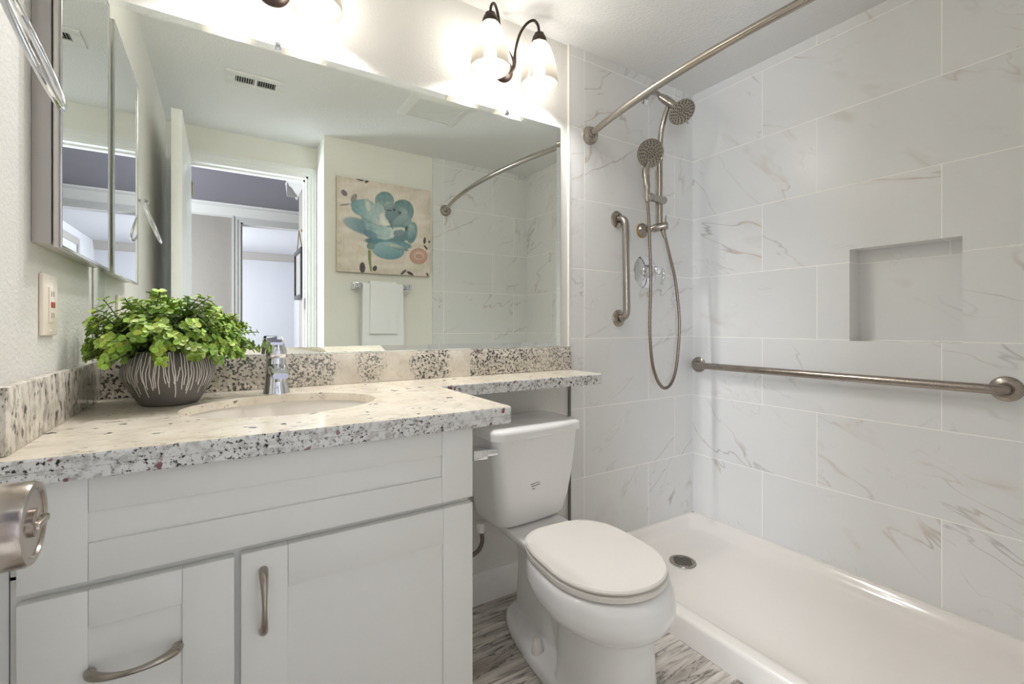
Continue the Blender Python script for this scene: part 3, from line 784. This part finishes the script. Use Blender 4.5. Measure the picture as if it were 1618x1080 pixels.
# local frame: y=0 at bowl centre, +y towards the wall (wall at +.58)
bm = NB()
loft(bm, [sup(0, .06, .130, .20, .41, 0, nf=3, nb=3), sup(0, .06, .130, .20, .41, .022, nf=3, nb=3), sup(0, .06, .125, .19, .40, .036, nf=3, nb=3), sup(0, .06, .112, .19, .38, .044, nf=3, nb=3), sup(0, .06, .075, .19, .34, .052, nf=3, nb=3), sup(0, .06, .05, .14, .3, .07, nf=3, nb=3)])      # foot
loft(bm, [sup(0, .0, .122, .165, .085, 0, nf=3.2, nb=6), sup(0, .0, .112, .158, .085, .10, nf=3.0, nb=6), sup(0, .0, .107, .156, .085, .2, nf=2.8, nb=6), sup(0, .0, .112, .165, .09, .275, nf=2.5, nb=5)])      # front pedestal
loft(bm, [sup(0, .24, .060, .26, .20, .03, nf=3, nb=4), sup(0, .22, .056, .25, .21, .2, nf=3, nb=4), sup(0, .2, .060, .25, .24, .30, nf=3, nb=4), sup(0, .2, .085, .25, .32, .345, nf=3, nb=4)])  # rear column
loft(bm, [sup(0, .0, .100, .150, .10, .252), sup(0, .0, .140, .180, .14, .258), sup(0, .0, .168, .200, .18, .276), sup(0, .0, .184, .211, .215, .300), sup(0, .0, .188, .212, .232, .322), sup(0, .0, .185, .203, .236, .350), sup(0, .0, .180, .191, .235, .368), sup(0, 0, .173, .183, .23, .3715)])  # bowl
loft(bm, [sup(-.01, .36, .085, .2, .17, .328, nf=3, nb=5), sup(-.01, .35, .118, .2, .185, .346, nf=3, nb=5), sup(-.01, .35, .122, .22, .185, .366, nf=3, nb=5), sup(-.01, .35, .116, .22, .18, .3715, nf=3, nb=5)])  # deck
bowl = obj('bowl', bm, M['porc'], TO, 0, local=True)
for p_ in bowl.data.polygons: p_.use_smooth = True
md = bowl.modifiers.new('remesh', 'REMESH'); md.mode = 'VOXEL'; md.voxel_size = .0055; md.use_smooth_shade = True
ms = bowl.modifiers.new('smooth', 'SMOOTH'); ms.factor = .5; ms.iterations = 9
for s in (-1, 1):
    bm = NB(); lathe(bm, [(.0195, -.03), (.0190, .004), (.0175, .012), (.015, .030), (.011, .037), (.004, .0395), (0, .04)], Matrix.Translation((s*.100, .183, .045)), 24); obj('bolt_cap', bm, M['seat'], TO, local=True)
bm = NB(); loft(bm, [sup(0, .0, .166, .176, .232, .3735, nb=3.2), sup(0, .0, .174, .185, .238, .377, nb=3.2), sup(0, .0, .174, .185, .238, .389, nb=3.2), sup(0, .0, .170, .181, .235, .3905, nb=3.2)]); obj('seat', bm, M['seat'], TO, local=True)
bm = NB(); loft(bm, [sup(0, .0, .166, .177, .232, .3935, nb=3.3), sup(0, .0, .171, .182, .237, .396, nb=3.3), sup(0, .0, .172, .183, .238, .401, nb=3.3), sup(0, 0, .168, .179, .234, .4055, nb=3.3), sup(0, 0, .155, .168, .22, .407, nb=3.2)]); obj('seat_lid', bm, M['seat'], TO, local=True)
for s in (-1, 1):
    bm = NB(); tube(bm, [(s*.075-.02, .232, .388), (s*.075+.02, .232, .388)], .0105, 16); obj('hinge', bm, M['seat'], TO, local=True)
# tank: tapered, bowed front. x offset so it centres under the shelf
TX = -.020; TWIST = 8.5
def tk(hw, yb_, yf_, bow, z, r_=.035, n=10):
    """back y = yb_, front y = yf_ at the corners and yf_-bow in the middle"""
    out = []
    P = rrect(-hw, hw, yf_, yb_, r_, n)
    # add points along the front between corners
    res = []
    for i, (x, y) in enumerate(P):
        res.append((x, y))
    idx = 3*(n+1)-1
    fr = [(-hw+r_+(2*hw-2*r_)*k/12, yf_) for k in range(1, 12)]
    res = res[:3*(n+1)] + fr + res[3*(n+1):]
    out = []
    for x, y in res:
        y = y-(bow*max(0, 1-(x/hw)**2) if y < (yb_+yf_)/2 else 0)-.45; a = R(TWIST)
        out.append((TX+x*cos(a)-y*sin(a), .440+x*sin(a)+y*cos(a), z))
    return out
bm = NB()
loft(bm, [tk(.132, .535, .39, .008, .3735), tk(.145, .543, .362, .012, .378, .04), tk(.153, .546, .352, .014, .395, .042), tk(.165, .547, .342, .016, .46, .04), tk(.178, .548, .336, .017, .54, .038), tk(.186, .548, .331, .018, .62, .036), tk(.190, .548, .329, .018, .682, .035)])
tank = obj('tank', bm, M['porc'], TO, 45, local=True)
bm = NB()
loft(bm, [tk(.194, .552, .324, .018, .6825, .034), tk(.200, .555, .318, .019, .686, .036), tk(.200, .555, .318, .019, .706, .036), tk(.198, .553, .320, .019, .714, .035), tk(.188, .542, .330, .019, .7205, .03), tk(.17, .52, .36, .018, .722, .02)])
obj('tank_lid', bm, M['porc'], TO, 45, local=True)
bm = NB()   # small printed mark on the tank front
def tkp(x, y):
    a = R(TWIST); y -= .45
    return TX+.0+x*cos(a)-y*sin(a), .440+x*sin(a)+y*cos(a)
for k, (x0_, x1_, z_) in enumerate(((-.030, .010, .522), (-.026, .012, .514))):
    L = []
    for i in range(17):
        x = -.022+x0_+(x1_-x0_)*i/16; q = tkp(x, .3375-.0165); L.append((q[0], q[1], z_+.0014*sin(i*2.1+k)+.003*i/16))
    tube(bm, L, .0011, 6)
L = [(*tkp(-.046+.014*i/8, .3375-.0165), .505+.001*sin(i*2)) for i in range(9)]; tube(bm, L, .0008, 6)
mark = obj('maker_mark', bm, M['ink'], tank, local=True)
bm = NB(); box(bm, -.280, -.229, .272, .294, .640, .672, .004, 3); box(bm, -.250, -.185, .288, .36, .644, .666, .004, 2)
obj('flush_lever', bm, M['chrome'], TO, local=True)
SU = thing('supply_hose', 'braided water supply hose under the left side of the toilet tank', 'hose', (1.03, -.08, .15))
bm = NB(); lathe(bm, [(0, .02), (.016, .02), (.018, .016), (.018, -.012), (.013, -.016), (0, -.016)], Matrix.Translation((1.075, -.115, .345)), 8); obj('nut', bm, M['seat'], SU)
bm = NB(); tube(bm, catmull([(1.075, -.115, .335), (1.078, -.115, .295), (1.062, -.11, .262), (1.02, -.095, .24), (.96, -.07, .20), (.94, -.05, .17)], 8), .0075, 12); obj('hose', bm, M['hose'], SU)
bm = NB(); lathe(bm, [(0, 0), (.028, 0), (.028, .004), (.01, .008), (.01, .05), (0, .05)], axis((.94, -.0005, .165), (0, -1, 0)), 20); obj('stop_valve', bm, M['chrome'], SU)

# ------------------------------------------------------------------ shower pan
QX0, QX1, QY0, QY1 = 1.612, XR-.001, YF+.011, -.011
SP = thing('shower_pan', 'glossy white shower pan filling the tiled alcove', 'shower pan', (2.0, -.78, 0))
bm = NB()
def qr(a, b_, c_, d_, z, r_): return [(x, y, z) for x, y in rrect(QX0+a, QX1-b_, QY0+c_, QY1-d_, r_, 8)]
loft(bm, [qr(0, 0, 0, 0, 0, .004), qr(0, 0, 0, 0, .074, .004), qr(.003, 0, 0, 0, .083, .006), qr(.012, 0, 0, 0, .0875, .012), qr(.035, .016, .014, .014, .089, .03), qr(.055, .024, .022, .022, .085, .045), qr(.075, .032, .030, .032, .068, .055), qr(.095, .05, .045, .05, .047, .06), qr(.13, .085, .07, .075, .040, .06), qr(.2, .2, .2, .17, .0365, .05), qr(.36, .36, .6, .22, .034, .03)])
obj('pan', bm, M['acryl'], SP, 60)
dxc, dyc = 2.005, -.255
bm = NB(); DM = Matrix.Translation((dxc, dyc, .0355)); lathe(bm, [(.056, 0), (.055, .003), (.047, .0035), (.046, .002), (0, .002)], DM, 40); dn = obj('drain', bm, M['nickel'], SP)
bm = NB()
for i in range(-4, 5):
    for j in range(-4, 5):
        if i*i+j*j <= 17: box(bm, dxc+i*.0095-.003, dxc+i*.0095+.003, dyc+j*.0095-.003, dyc+j*.0095+.003, .0372, .0381)
obj('drain_holes', bm, M['dark'], dn)

# ------------------------------------------------------------------ grab bars
def grab(name, label, p0, p1, n_, mat, fl=.040, r_=.016, so=.052):
    p0, p1, n_ = Vector(p0), Vector(p1), Vector(n_)
    G = thing(name, label, 'grab bar', p0)
    d = (p1-p0).normalized(); cr_ = .035
    P = [p0, p0+n_*(so-cr_)] + [p0+n_*(so-cr_)+d*cr_+(-d*cr_*cos(a)+n_*cr_*sin(a)) for a in [pi/2*k/8 for k in range(1, 9)]]
    Q = [p1, p1+n_*(so-cr_)] + [p1+n_*(so-cr_)-d*cr_+(d*cr_*cos(a)+n_*cr_*sin(a)) for a in [pi/2*k/8 for k in range(1, 9)]]
    bm = NB(); tube(bm, P+list(reversed(Q)), r_, 20); obj('bar', bm, mat, G, 50)
    for p in (p0, p1):
        bm = NB(); lathe(bm, [(0, 0), (fl, 0), (fl, .003), (fl-.004, .007), (fl-.012, .010), (r_+.004, .012), (r_+.002, .009), (0, .009)], axis(p, n_), 40); obj('flange', bm, mat, G)
grab('grab_bar', 'short vertical brushed nickel grab bar left of the shower hose', (1.858, -.010, 1.563), (1.867, -.010, 1.103), (0, -1, 0), M['nickel'])
grab('grab_bar', 'long horizontal brushed nickel grab bar along the marble tile wall under the niche', (XR, -.048, .865), (XR, -1.141, .866), (-1, 0, 0), M['nickelh'])

# ------------------------------------------------------------------ curved shower rod
RD = thing('shower_rod', 'curved brushed nickel shower curtain rod below the ceiling', 'curtain rod', (1.69, -.78, 1.915))
xe, ye0, ye1, sag = 1.684, -.010, YF+.010, .106
half = (ye0-ye1)/2; yc = (ye0+ye1)/2; Rr = (half**2+sag**2)/(2*sag); xc = xe-sag+Rr
an = math.asin(half/Rr)
bm = NB(); P = [(xc-Rr*cos(a), yc+Rr*sin(a), 1.915) for a in [-an+2*an*k/60 for k in range(61)]]
tube(bm, P, [.0125 if k < 33 else .0138 for k in range(61)], 20); obj('rod', bm, M['nickel'], RD, 60)
for y, s in ((ye0, -1), (ye1, 1)):
    bm = NB(); lathe(bm, [(0, 0), (.040, 0), (.041, .006), (.038, .012), (.036, .013), (.034, .020), (.024, .026), (.019, .028), (.018, .045), (0, .045)], axis((xe, y, 1.915), (-.25, s, 0)), 36); obj('flange', bm, M['nickel'], RD)

# ------------------------------------------------------------------ shower set
SX = 1.778+OX; SB = -.082
SH = thing('shower_column', 'brushed nickel shower column with an overhead rain head on the tiled back wall', 'shower', (SX, -.01, 1.53))
bm = NB(); lathe(bm, [(0, 0), (.030, 0), (.030, .003), (.022, .010), (.012, .013), (0, .013)], axis((2.043, -.010, 2.174), (0, -1, 0)), 28); obj('escutcheon', bm, M['chrome'], SH)
bm = NB(); tube(bm, catmull([(2.043, -.012, 2.174), (2.039, -.05, 2.184), (2.031, -.09, 2.166), (2.030, -.115, 2.137)], 6), .0105, 14); obj('shower_arm', bm, M['nickel'], SH)
hc = Vector((2.067, -.205, 2.037)); hn = Vector((-.20, -.62, -.75)).normalized()
j0, j1 = Vector((2.030, -.113, 2.139)), Vector((2.058, -.160, 2.090))
bm = NB(); dd = (j1-j0)
tube(bm, [j0, j0+dd*.06, j0+dd*.3, j0+dd*.32, j0+dd*.72, j0+dd*.74, j1], [.011, .0155, .0155, .019, .019, .0175, .0175], 20)
tube(bm, [j1-dd*.1, hc-hn*.02], [.016, .02], 18); obj('diverter', bm, M['nickel'], SH)
def head(parent, c, n_, r_, th, rows, nm='head'):
    Mx = axis(c, n_)
    bm = NB(); lathe(bm, [(0, -th-.012), (r_*.3, -th-.010), (r_*.75, -th*.7), (r_*.97, -th*.3), (r_, -.001), (r_*.985, .002), (r_*.93, .002), (r_*.91, .0005), (0, .0015)], Mx, 48)
    h = obj(nm, bm, M['nickel'], parent)
    bm = NB()
    for rr_, cnt, sz in rows:
        for k in range(cnt):
            a = 2*pi*k/cnt+rr_*40; lathe(bm, [(sz, .0008), (sz*.9, .0032), (0, .0034)], Mx @ Matrix.Translation((rr_*cos(a), rr_*sin(a), 0)), 7)
    obj('nozzles', bm, M['rubber'], h); return h
hd = head(SH, hc, hn, .060, .018, ((.050, 20, .0026), (.041, 16, .0028), (.032, 13, .0026), (.023, 11, .0026), (.014, 8, .0028), (.006, 3, .0026)), 'rain_head')
bm = NB()
dv = Vector((.55, -.1, -.6)); dv = (dv-hn*dv.dot(hn)).normalized()
tube(bm, [hc+dv*.056, hc+dv*.072], .0035, 10); obj('spray_tab', bm, M['nickel'], hd)
SB = -.082
bm = NB(); tube(bm, catmull([(2.071, SB, 1.530), (2.070, SB, 1.60), (2.070, SB, 1.75), (2.069, SB, 1.86), (2.066, SB-.004, 1.935), (2.058, SB-.018, 1.99), (2.056, SB-.034, 2.035), (2.060, SB-.048, 2.075), (2.064, SB-.056, 2.10)], 8), .0122, 16); obj('slide_bar', bm, M['nickel'], SH, 60)
bm = NB(); tube(bm, [(2.050, SB+.006, 1.54), (2.048, SB+.006, 1.70), (2.047, SB+.006, 1.80), (2.060, SB, 1.86)], .0045, 10); obj('inner_tube', bm, M['nickel'], SH, 60)
FM = axis((2.024, -.010, 1.529), (0, -1, 0))
bm = NB(); lathe(bm, [(0, 0), (.032, 0), (.033, .008), (.029, .012), (.027, .026), (.020, .031), (.014, .034), (0, .034)], FM, 32); lf = obj('lower_flange', bm, M['nickel'], SH)
bm = NB(); lathe(bm, [(.0325, .0), (.0355, 0), (.0355, .008), (.0325, .009)], FM, 32); obj('brass_ring', bm, M['brass'], lf)
bm = NB(); a0, a1 = Vector((2.026, -.03, 1.529)), Vector((2.076, -.122, 1.540)); tube(bm, [a0, a0+(a1-a0)*.12, a0+(a1-a0)*.16, a0+(a1-a0)*.34, a0+(a1-a0)*.38, a1-(a1-a0)*.05, a1], [.012, .012, .0145, .0145, .0185, .0185, .015], 18)
tube(bm, [(2.064, -.103, 1.520), (2.073, -.107, 1.484)], [.0125, .008], 12); obj('lower_bracket', bm, M['nickel'], SH)
bm = NB(); tube(bm, [(2.070, -.112, 1.553), (2.070, -.116, 1.590)], [.006, .0018], 10); obj('diverter_lever', bm, M['nickel'], SH)
bm = NB(); sl0, sl1 = Vector((1.926, -.128, 1.652)), Vector((2.096, -.083, 1.668))
tube(bm, [sl0, sl0+(sl1-sl0)*.02, sl0+(sl1-sl0)*.2, sl0+(sl1-sl0)*.22, sl0+(sl1-sl0)*.7, sl1-(sl1-sl0)*.04, sl1], [.016, .0195, .0195, .0165, .0185, .0195, .016], 18); obj('slider_bracket', bm, M['nickel'], SH)

# hand shower in its holder, with its hose
HC = Vector((1.946, -.130, 1.851)); HN = Vector((-.42, -.86, -.28)).normalized()
HS = thing('hand_shower', 'round hand shower with long metal hose hanging from the shower column bracket', 'hand shower', HC)
head(HS, HC, HN, .063, .020, ((.050, 20, .0026), (.041, 16, .0026), (.033, 13, .0026), (.022, 10, .0026), (.016, 8, .0026), (.007, 4, .0026)), 'spray_head')
bm = NB(); tube(bm, catmull([HC-HN*.014+Vector((0, 0, -.045)), (1.935, -.112, 1.775), (1.930, -.120, 1.735), (1.931, -.124, 1.69), (1.933, -.125, 1.630)], 6), [.015]*5+[.0175]*7+[.015]*6+[.0125]*7, 16); obj('handle', bm, M['nickel'], HS, 60)
bm = NB()
hp = catmull([(1.932, -.125, 1.635), (1.938, -.126, 1.56), (1.945, -.126, 1.455), (1.952, -.126, 1.282), (1.946, -.126, 1.051), (1.961, -.126, .907), (1.985, -.126, .838), (2.012, -.126, .798), (2.048, -.126, .776), (2.093, -.125, .793), (2.130, -.124, .860), (2.155, -.122, .99), (2.160, -.120, 1.111), (2.138, -.115, 1.285), (2.102, -.110, 1.405), (2.074, -.107, 1.488)], 20)
tube(bm, hp, [.0075 if i % 2 else .0062 for i in range(len(hp))], 12); obj('hose', bm, M['hosem'], HS, 80)

# valve
VV = thing('shower_valve', 'round chrome shower valve trim with lever behind the hose', 'shower valve', (2.058, -.01, 1.33))
bm = NB(); VM = axis((2.046, -.010, 1.331), (0, -1, 0)); lathe(bm, [(0, 0), (.080, 0), (.080, .003), (.074, .008), (.05, .013), (.034, .016), (.032, .03), (0, .03)], VM, 48); obj('escutcheon', bm, M['chrome'], VV)
bm = NB(); lathe(bm, [(.026, .028), (.024, .05), (.02, .052), (.02, .075), (.017, .082), (0, .084)], VM, 32)
tube(bm, catmull([(2.050, -.078, 1.335), (2.066, -.084, 1.338), (2.080, -.090, 1.330), (2.082, -.094, 1.300), (2.064, -.096, 1.266)], 6), [.011]*7+[.009]*6+[.0075]*6+[.0065]*6, 14); obj('lever', bm, M['chrome'], VV)

# ------------------------------------------------------------------ things on the opposite wall, seen in the mirror
CA = thing('canvas_painting', 'square canvas painting of a blue-green rose on the cream wall, seen in the mirror', 'painting', (1.235, YF, 1.42))
ax0, ax1, az0, az1 = .913, 1.558, 1.420, 2.036; ya = YF+.030
bm = NB(); box(bm, ax0, ax1, YF+.0005, ya-.0006, az0, az1, .002); obj('stretcher', bm, M['canvasedge'], CA)
def seg_d(px_, py_, ax_, ay_, bx, by):
    dx, dy = bx-ax_, by-ay_; s = max(0, min(1, ((px_-ax_)*dx+(py_-ay_)*dy)/(dx*dx+dy*dy))); return math.hypot(px_-ax_-s*dx, py_-ay_-s*dy)
def inpoly(x, y, P):
    c = False; j = len(P)-1
    for i in range(len(P)):
        if (P[i][1] > y) != (P[j][1] > y) and x < (P[j][0]-P[i][0])*(y-P[i][1])/(P[j][1]-P[i][1])+P[i][0]: c = not c
        j = i
    return c
E_, P_ = 'e', 'p'
petals = [  # kind, shape, colour at start, colour at end, gradient direction, softness
 (E_, (265, 530, 160, 62, 22), (150, 178, 184), (70, 112, 132), (1, .2), 26),
 (E_, (485, 290, 88, 84, 0), (92, 138, 140), (140, 165, 168), (0, 1), 8),
 (E_, (650, 395, 112, 118, 40), (84, 134, 138), (140, 168, 168), (-.5, .6), 9),
 (E_, (742, 590, 54, 100, 10), (132, 168, 168), (84, 134, 140), (.5, .8), 14),
 (E_, (620, 560, 130, 120, 0), (128, 156, 158), (86, 132, 142), (.2, .9), 14),
 (E_, (520, 690, 220, 46, 8), (70, 122, 142), (110, 158, 168), (.8, .5), 10),
 (E_, (515, 755, 150, 84, 6), (150, 190, 196), (92, 146, 158), (.2, 1), 8),
 (E_, (600, 725, 110, 22, 16), (190, 204, 190), (110, 150, 150), (0, 1), 6),
 (P_, [(178, 320), (215, 285), (330, 275), (400, 325), (430, 510), (330, 470), (225, 415), (190, 380)], (96, 148, 160), (178, 204, 204), (1, .3), 9),
 (E_, (335, 345, 26, 62, -12), (205, 208, 180), (190, 206, 196), (0, 1), 16),
 (P_, [(395, 330), (420, 300), (470, 330), (500, 400), (500, 470), (430, 480), (398, 400)], (150, 176, 176), (184, 200, 196), (.2, 1), 9),
 (P_, [(268, 440), (420, 515), (560, 540), (640, 538), (690, 555), (672, 590), (600, 590), (560, 640), (490, 660), (400, 640), (320, 590)], (110, 158, 168), (222, 232, 224), (.9, .15), 9),
 (E_, (350, 605, 62, 34, 22), (84, 128, 150), (110, 150, 164), (1, 0), 16),
 (P_, [(432, 420), (470, 395), (500, 470), (545, 520), (480, 530), (440, 510)], (214, 222, 212), (226, 230, 218), (0, 1), 9),
 (E_, (580, 420, 92, 80, 10), (120, 148, 154), (96, 132, 142), (.3, 1), 12),
 (P_, [(465, 335), (510, 298), (575, 312), (604, 356), (545, 352), (492, 366)], (166, 190, 192), (96, 128, 138), (.1, 1), 7),
 (P_, [(585, 300), (650, 290), (700, 340), (706, 372), (660, 345), (610, 342)], (84, 126, 132), (120, 154, 158), (.2, 1), 8),
 (P_, [(604, 352), (660, 340), (704, 388), (694, 446), (640, 424), (612, 384)], (104, 140, 148), (168, 192, 192), (.6, .5), 7),
 (P_, [(566, 506), (616, 446), (700, 428), (744, 478), (726, 545), (690, 538), (652, 504), (602, 514)], (176, 198, 196), (112, 148, 154), (.5, .7), 7),
 (P_, [(716, 505), (768, 516), (790, 590), (748, 664), (694, 650), (704, 574)], (168, 196, 194), (84, 134, 142), (.4, .9), 8),
 (E_, (530, 355, 50, 30, -20), (150, 170, 174), (110, 130, 138), (.4, 1), 8),
 (E_, (640, 470, 90, 46, -28), (150, 176, 178), (112, 150, 154), (.2, 1), 10),
 (E_, (625, 590, 60, 40, -8), (136, 146, 160), (110, 140, 152), (.4, 1), 8),
 (P_, [(540, 555), (600, 540), (660, 540), (690, 565), (680, 580), (640, 560), (560, 572)], (214, 218, 200), (190, 204, 196), (1, 0), 5),
 (E_, (525, 382, 26, 6, 0), (72, 84, 96), (72, 84, 96), (1, 0), 6), (E_, (575, 375, 14, 12, 30), (72, 80, 94), (72, 84, 96), (1, 0), 6),
 (E_, (626, 402, 15, 14, 0), (84, 84, 98), (72, 84, 96), (1, 0), 7), (E_, (690, 552, 10, 26, 18), (60, 74, 84), (70, 84, 90), (1, 0), 6),
 (E_, (545, 520, 6, 40, -20), (86, 118, 128), (86, 118, 128), (1, 0), 6),
 (E_, (352, 712, 36, 34, 0), (104, 140, 136), (120, 150, 140), (1, 0), 8),
 (P_, [(326, 752), (354, 752), (352, 840), (362, 950), (342, 952), (328, 840)], (112, 128, 70), (146, 150, 96), (1, 0), 3),
 (E_, (808, 812, 90, 76, 4), (206, 156, 132), (196, 136, 112), (.3, 1), 10), (E_, (812, 806, 62, 44, 4), (222, 184, 162), (214, 168, 146), (.3, 1), 8), (E_, (812, 812, 34, 20, 4), (200, 142, 118), (206, 150, 128), (.3, 1), 8),
 (E_, (810, 915, 60, 34, 0), (206, 200, 168), (206, 200, 168), (0, 1), 40),
 (E_, (235, 735, 60, 30, 30), (226, 192, 160), (226, 192, 160), (0, 1), 50),
 (E_, (265, 94, 36, 12, 15), (66, 52, 62), (66, 52, 62), (1, 0), 3), (E_, (326, 110, 22, 13, -40), (60, 48, 56), (60, 48, 56), (1, 0), 3),
 (E_, (125, 222, 33, 22, 55), (122, 104, 120), (110, 92, 110), (1, 0), 4), (E_, (208, 268, 22, 42, 28), (158, 128, 124), (132, 148, 140), (0, 1), 6),
 (E_, (130, 330, 42, 8, -8), (150, 130, 128), (150, 130, 128), (1, 0), 4),
 (E_, (274, 915, 25, 50, 0), (72, 56, 66), (64, 50, 58), (0, 1), 3), (E_, (386, 922, 20, 26, 20), (80, 64, 66), (70, 54, 60), (0, 1), 3),
 (E_, (655, 960, 34, 11, -38), (62, 48, 56), (62, 48, 56), (1, 0), 3), (E_, (722, 972, 36, 13, 28), (60, 46, 54), (60, 46, 54), (1, 0), 3),
 (E_, (872, 666, 13, 32, 4), (62, 50, 58), (62, 50, 58), (1, 0), 3), (E_, (920, 678, 12, 12, 0), (66, 54, 60), (66, 54, 60), (1, 0), 3), (E_, (882, 730, 28, 9, 48), (62, 50, 58), (62, 50, 58), (1, 0), 3), (E_, (896, 985, 18, 9, 60), (62, 50, 58), (62, 50, 58), (1, 0), 3)]
def art_col(x, y):
    nv = mnoise.noise(Vector((x*.006, y*.02, 1.3))); n2 = mnoise.noise(Vector((x*.03, y*.03, 5.1)))
    k = max(0, min(1, .35+nv*.8)); c = [228-16*k, 214-18*k, 200-24*k]
    edge = min(x-62, 935-x, y-(62+.16*(x-62)), 950+.07*(x-62)-y)
    e = max(0, min(1, 1-edge/70))*max(0, .5+n2); c = [c[0]-18*e, c[1]-24*e, c[2]-34*e]
    for kd, sh, c0, c1, g, soft in petals:
        if kd == E_:
            cx, cy, rx, ry, an_ = sh; a = R(an_); dx, dy = x-cx, y-cy
            u_, v_ = (dx*cos(a)+dy*sin(a))/rx, (-dx*sin(a)+dy*cos(a))/ry; q = math.hypot(u_, v_)
            if q > 1.6: continue
            d = (1-q)*min(rx, ry); gu = (dx*g[0]+dy*g[1])/((abs(g[0])*rx+abs(g[1])*ry)*2)+.5
        else:
            ins = inpoly(x, y, sh); dm = min(seg_d(x, y, *sh[i-1], *sh[i]) for i in range(len(sh)))
            if not ins and dm > soft: continue
            d = dm if ins else -dm
            xs = [p[0] for p in sh]; ys_ = [p[1] for p in sh]; cx, cy = (min(xs)+max(xs))/2, (min(ys_)+max(ys_))/2
            gu = ((x-cx)*g[0]+(y-cy)*g[1])/(abs(g[0])*(max(xs)-min(xs))+abs(g[1])*(max(ys_)-min(ys_)))+.5
        al = max(0, min(1, .5+d/soft)); al = al*al*(3-2*al)
        if soft >= 40: al *= .6
        gu = max(0, min(1, gu+.18*n2)); rim = .90 if (0 < d < 7 and soft > 5) else 1
        c = [c[i]*(1-al)+(c0[i]*(1-gu)+c1[i]*gu)*rim*al for i in range(3)]
    lum = .3*c[0]+.59*c[1]+.11*c[2]; n4 = mnoise.noise(Vector((x*.05, y*.012, 9.)))
    return [v_*.76+lum*.24+10+5*n2+5*n4 for v_ in c]
N = 150; bm = NB(); layer = bm.verts.layers.float_color.new('Col'); G = []
for j in range(N+1):
    row_ = []
    for i in range(N+1):
        s, q = i/N, j/N
        x = 66+s*870-(12*q); yt = 62+138*s; yb2 = 945+60*s; y = yt+(yb2-yt)*q
        vtx = bm.verts.new((ax0+.001+(ax1-ax0-.002)*s, ya, az1-.001-(az1-az0-.002)*q)); c = art_col(x, y)
        vtx[layer] = srgb(*[max(0, min(255, v_)) for v_ in c]); row_.append(vtx)
    G.append(row_)
for j in range(N):
    for i in range(N): bm.faces.new((G[j][i], G[j+1][i], G[j+1][i+1], G[j][i+1]))
obj('painted_face', bm, M['art'], CA, 0)

# towel bar and towels
TBY, TBZ = YF+.062, 1.333
TB = thing('towel_bar', 'chrome towel bar under the rose painting', 'towel bar', (1.207, YF, TBZ))
bm = NB(); tube(bm, [(1.035, TBY, TBZ), (1.38, TBY, TBZ)], .0085, 16); obj('bar', bm, M['chrome'], TB)
for x in (1.035, 1.38):
    bm = NB(); box(bm, x-.024, x+.024, YF+.0005, YF+.010, TBZ-.024, TBZ+.024, .002); box(bm, x-.014, x+.014, YF+.009, YF+.045, TBZ-.014, TBZ+.014, .002); box(bm, x-.02, x+.02, TBY-.018, TBY+.018, TBZ-.02, TBZ+.02, .003)
    obj('post', bm, M['chrome'], TB)
def towel(name, label, x0, x1, zf, zb, gap, th):
    bm = NB(); n = 14; rings = []
    prof = []
    for k in range(13): 
        prof.append((gap, zf+(TBZ-zf)*k/12))
    for k in range(1, 12): prof.append((gap*cos(pi*k/12), TBZ+gap*sin(pi*k/12)))
    for k in range(13): prof.append((-gap, TBZ-(TBZ-zb)*k/12))
    m = len(prof)
    for i in range(n+1):
        s = i/n; ring = []
        out, inn = [], []
        for j, (dy, z) in enumerate(prof):
            hang = max(0, (TBZ-z)/.5); x = x0+(x1-x0)*s+(s-.5)*.012*hang; wob = .004*hang*sin(x*38+z*7)+.002*hang*sin(x*88+1)
            ny = 1 if dy > 0 else -1
            sc_ = (gap+th)/gap if z >= TBZ else 1
            if z > TBZ: out.append((x, TBY+dy*sc_, TBZ+(z-TBZ)*sc_)); inn.append((x, TBY+dy, z))
            else: out.append((x, TBY+dy+ny*th+(wob if dy > 0 else 0), z)); inn.append((x, TBY+dy+(wob*.6 if dy > 0 else 0), z))
        rings.append(out+list(reversed(inn)))
    loft(bm, rings); o = obj(name, bm, M['towel'], None, 50); return tag(o, label, 'towel')
towel('bath_towel', 'wide white bath towel draped over the chrome towel bar, behind the smaller towel', 1.066, 1.338, .80, .86, .0105, .009)
towel('hand_towel', 'small white hand towel hanging in front over the wider bath towel', 1.112, 1.288, 1.016, 1.15, .0235, .011)

# hall picture on its cord
HP = thing('hall_picture', 'small black framed picture hanging from a cord on the hall wall beyond the doorway', 'picture', (HX, -2.27, 1.26))
hy0, hy1, hz0, hz1 = -2.44, -2.08, 1.275, 1.65
bm = NB(); xw = HX-.022
for a in ((hy0, hy1, hz0, hz0+.03), (hy0, hy1, hz1-.03, hz1), (hy0, hy0+.03, hz0+.03, hz1-.03), (hy1-.03, hy1, hz0+.03, hz1-.03)): box(bm, xw-.024, HX-.0005, a[0], a[1], a[2], a[3], .003)
obj('frame', bm, M['blackp'], HP)
bm = NB(); box(bm, xw-.012, xw-.002, hy0+.03, hy1-.03, hz0+.03, hz1-.03); obj('print', bm, M['print'], HP)
bm = NB(); tube(bm, [(xw-.008, hy0+.05, hz1-.005), (xw-.010, -2.27, 1.80)], .004, 8); tube(bm, [(xw-.008, hy1-.05, hz1-.005), (xw-.010, -2.27, 1.80)], .004, 8); obj('cord', bm, M['cord'], HP)
bm = NB(); lathe(bm, [(0, 0), (.012, 0), (.010, .012), (.004, .02), (0, .022)], axis((HX, -2.27, 1.805), (-1, 0, 0)), 16); obj('hook', bm, M['brass'], HP)
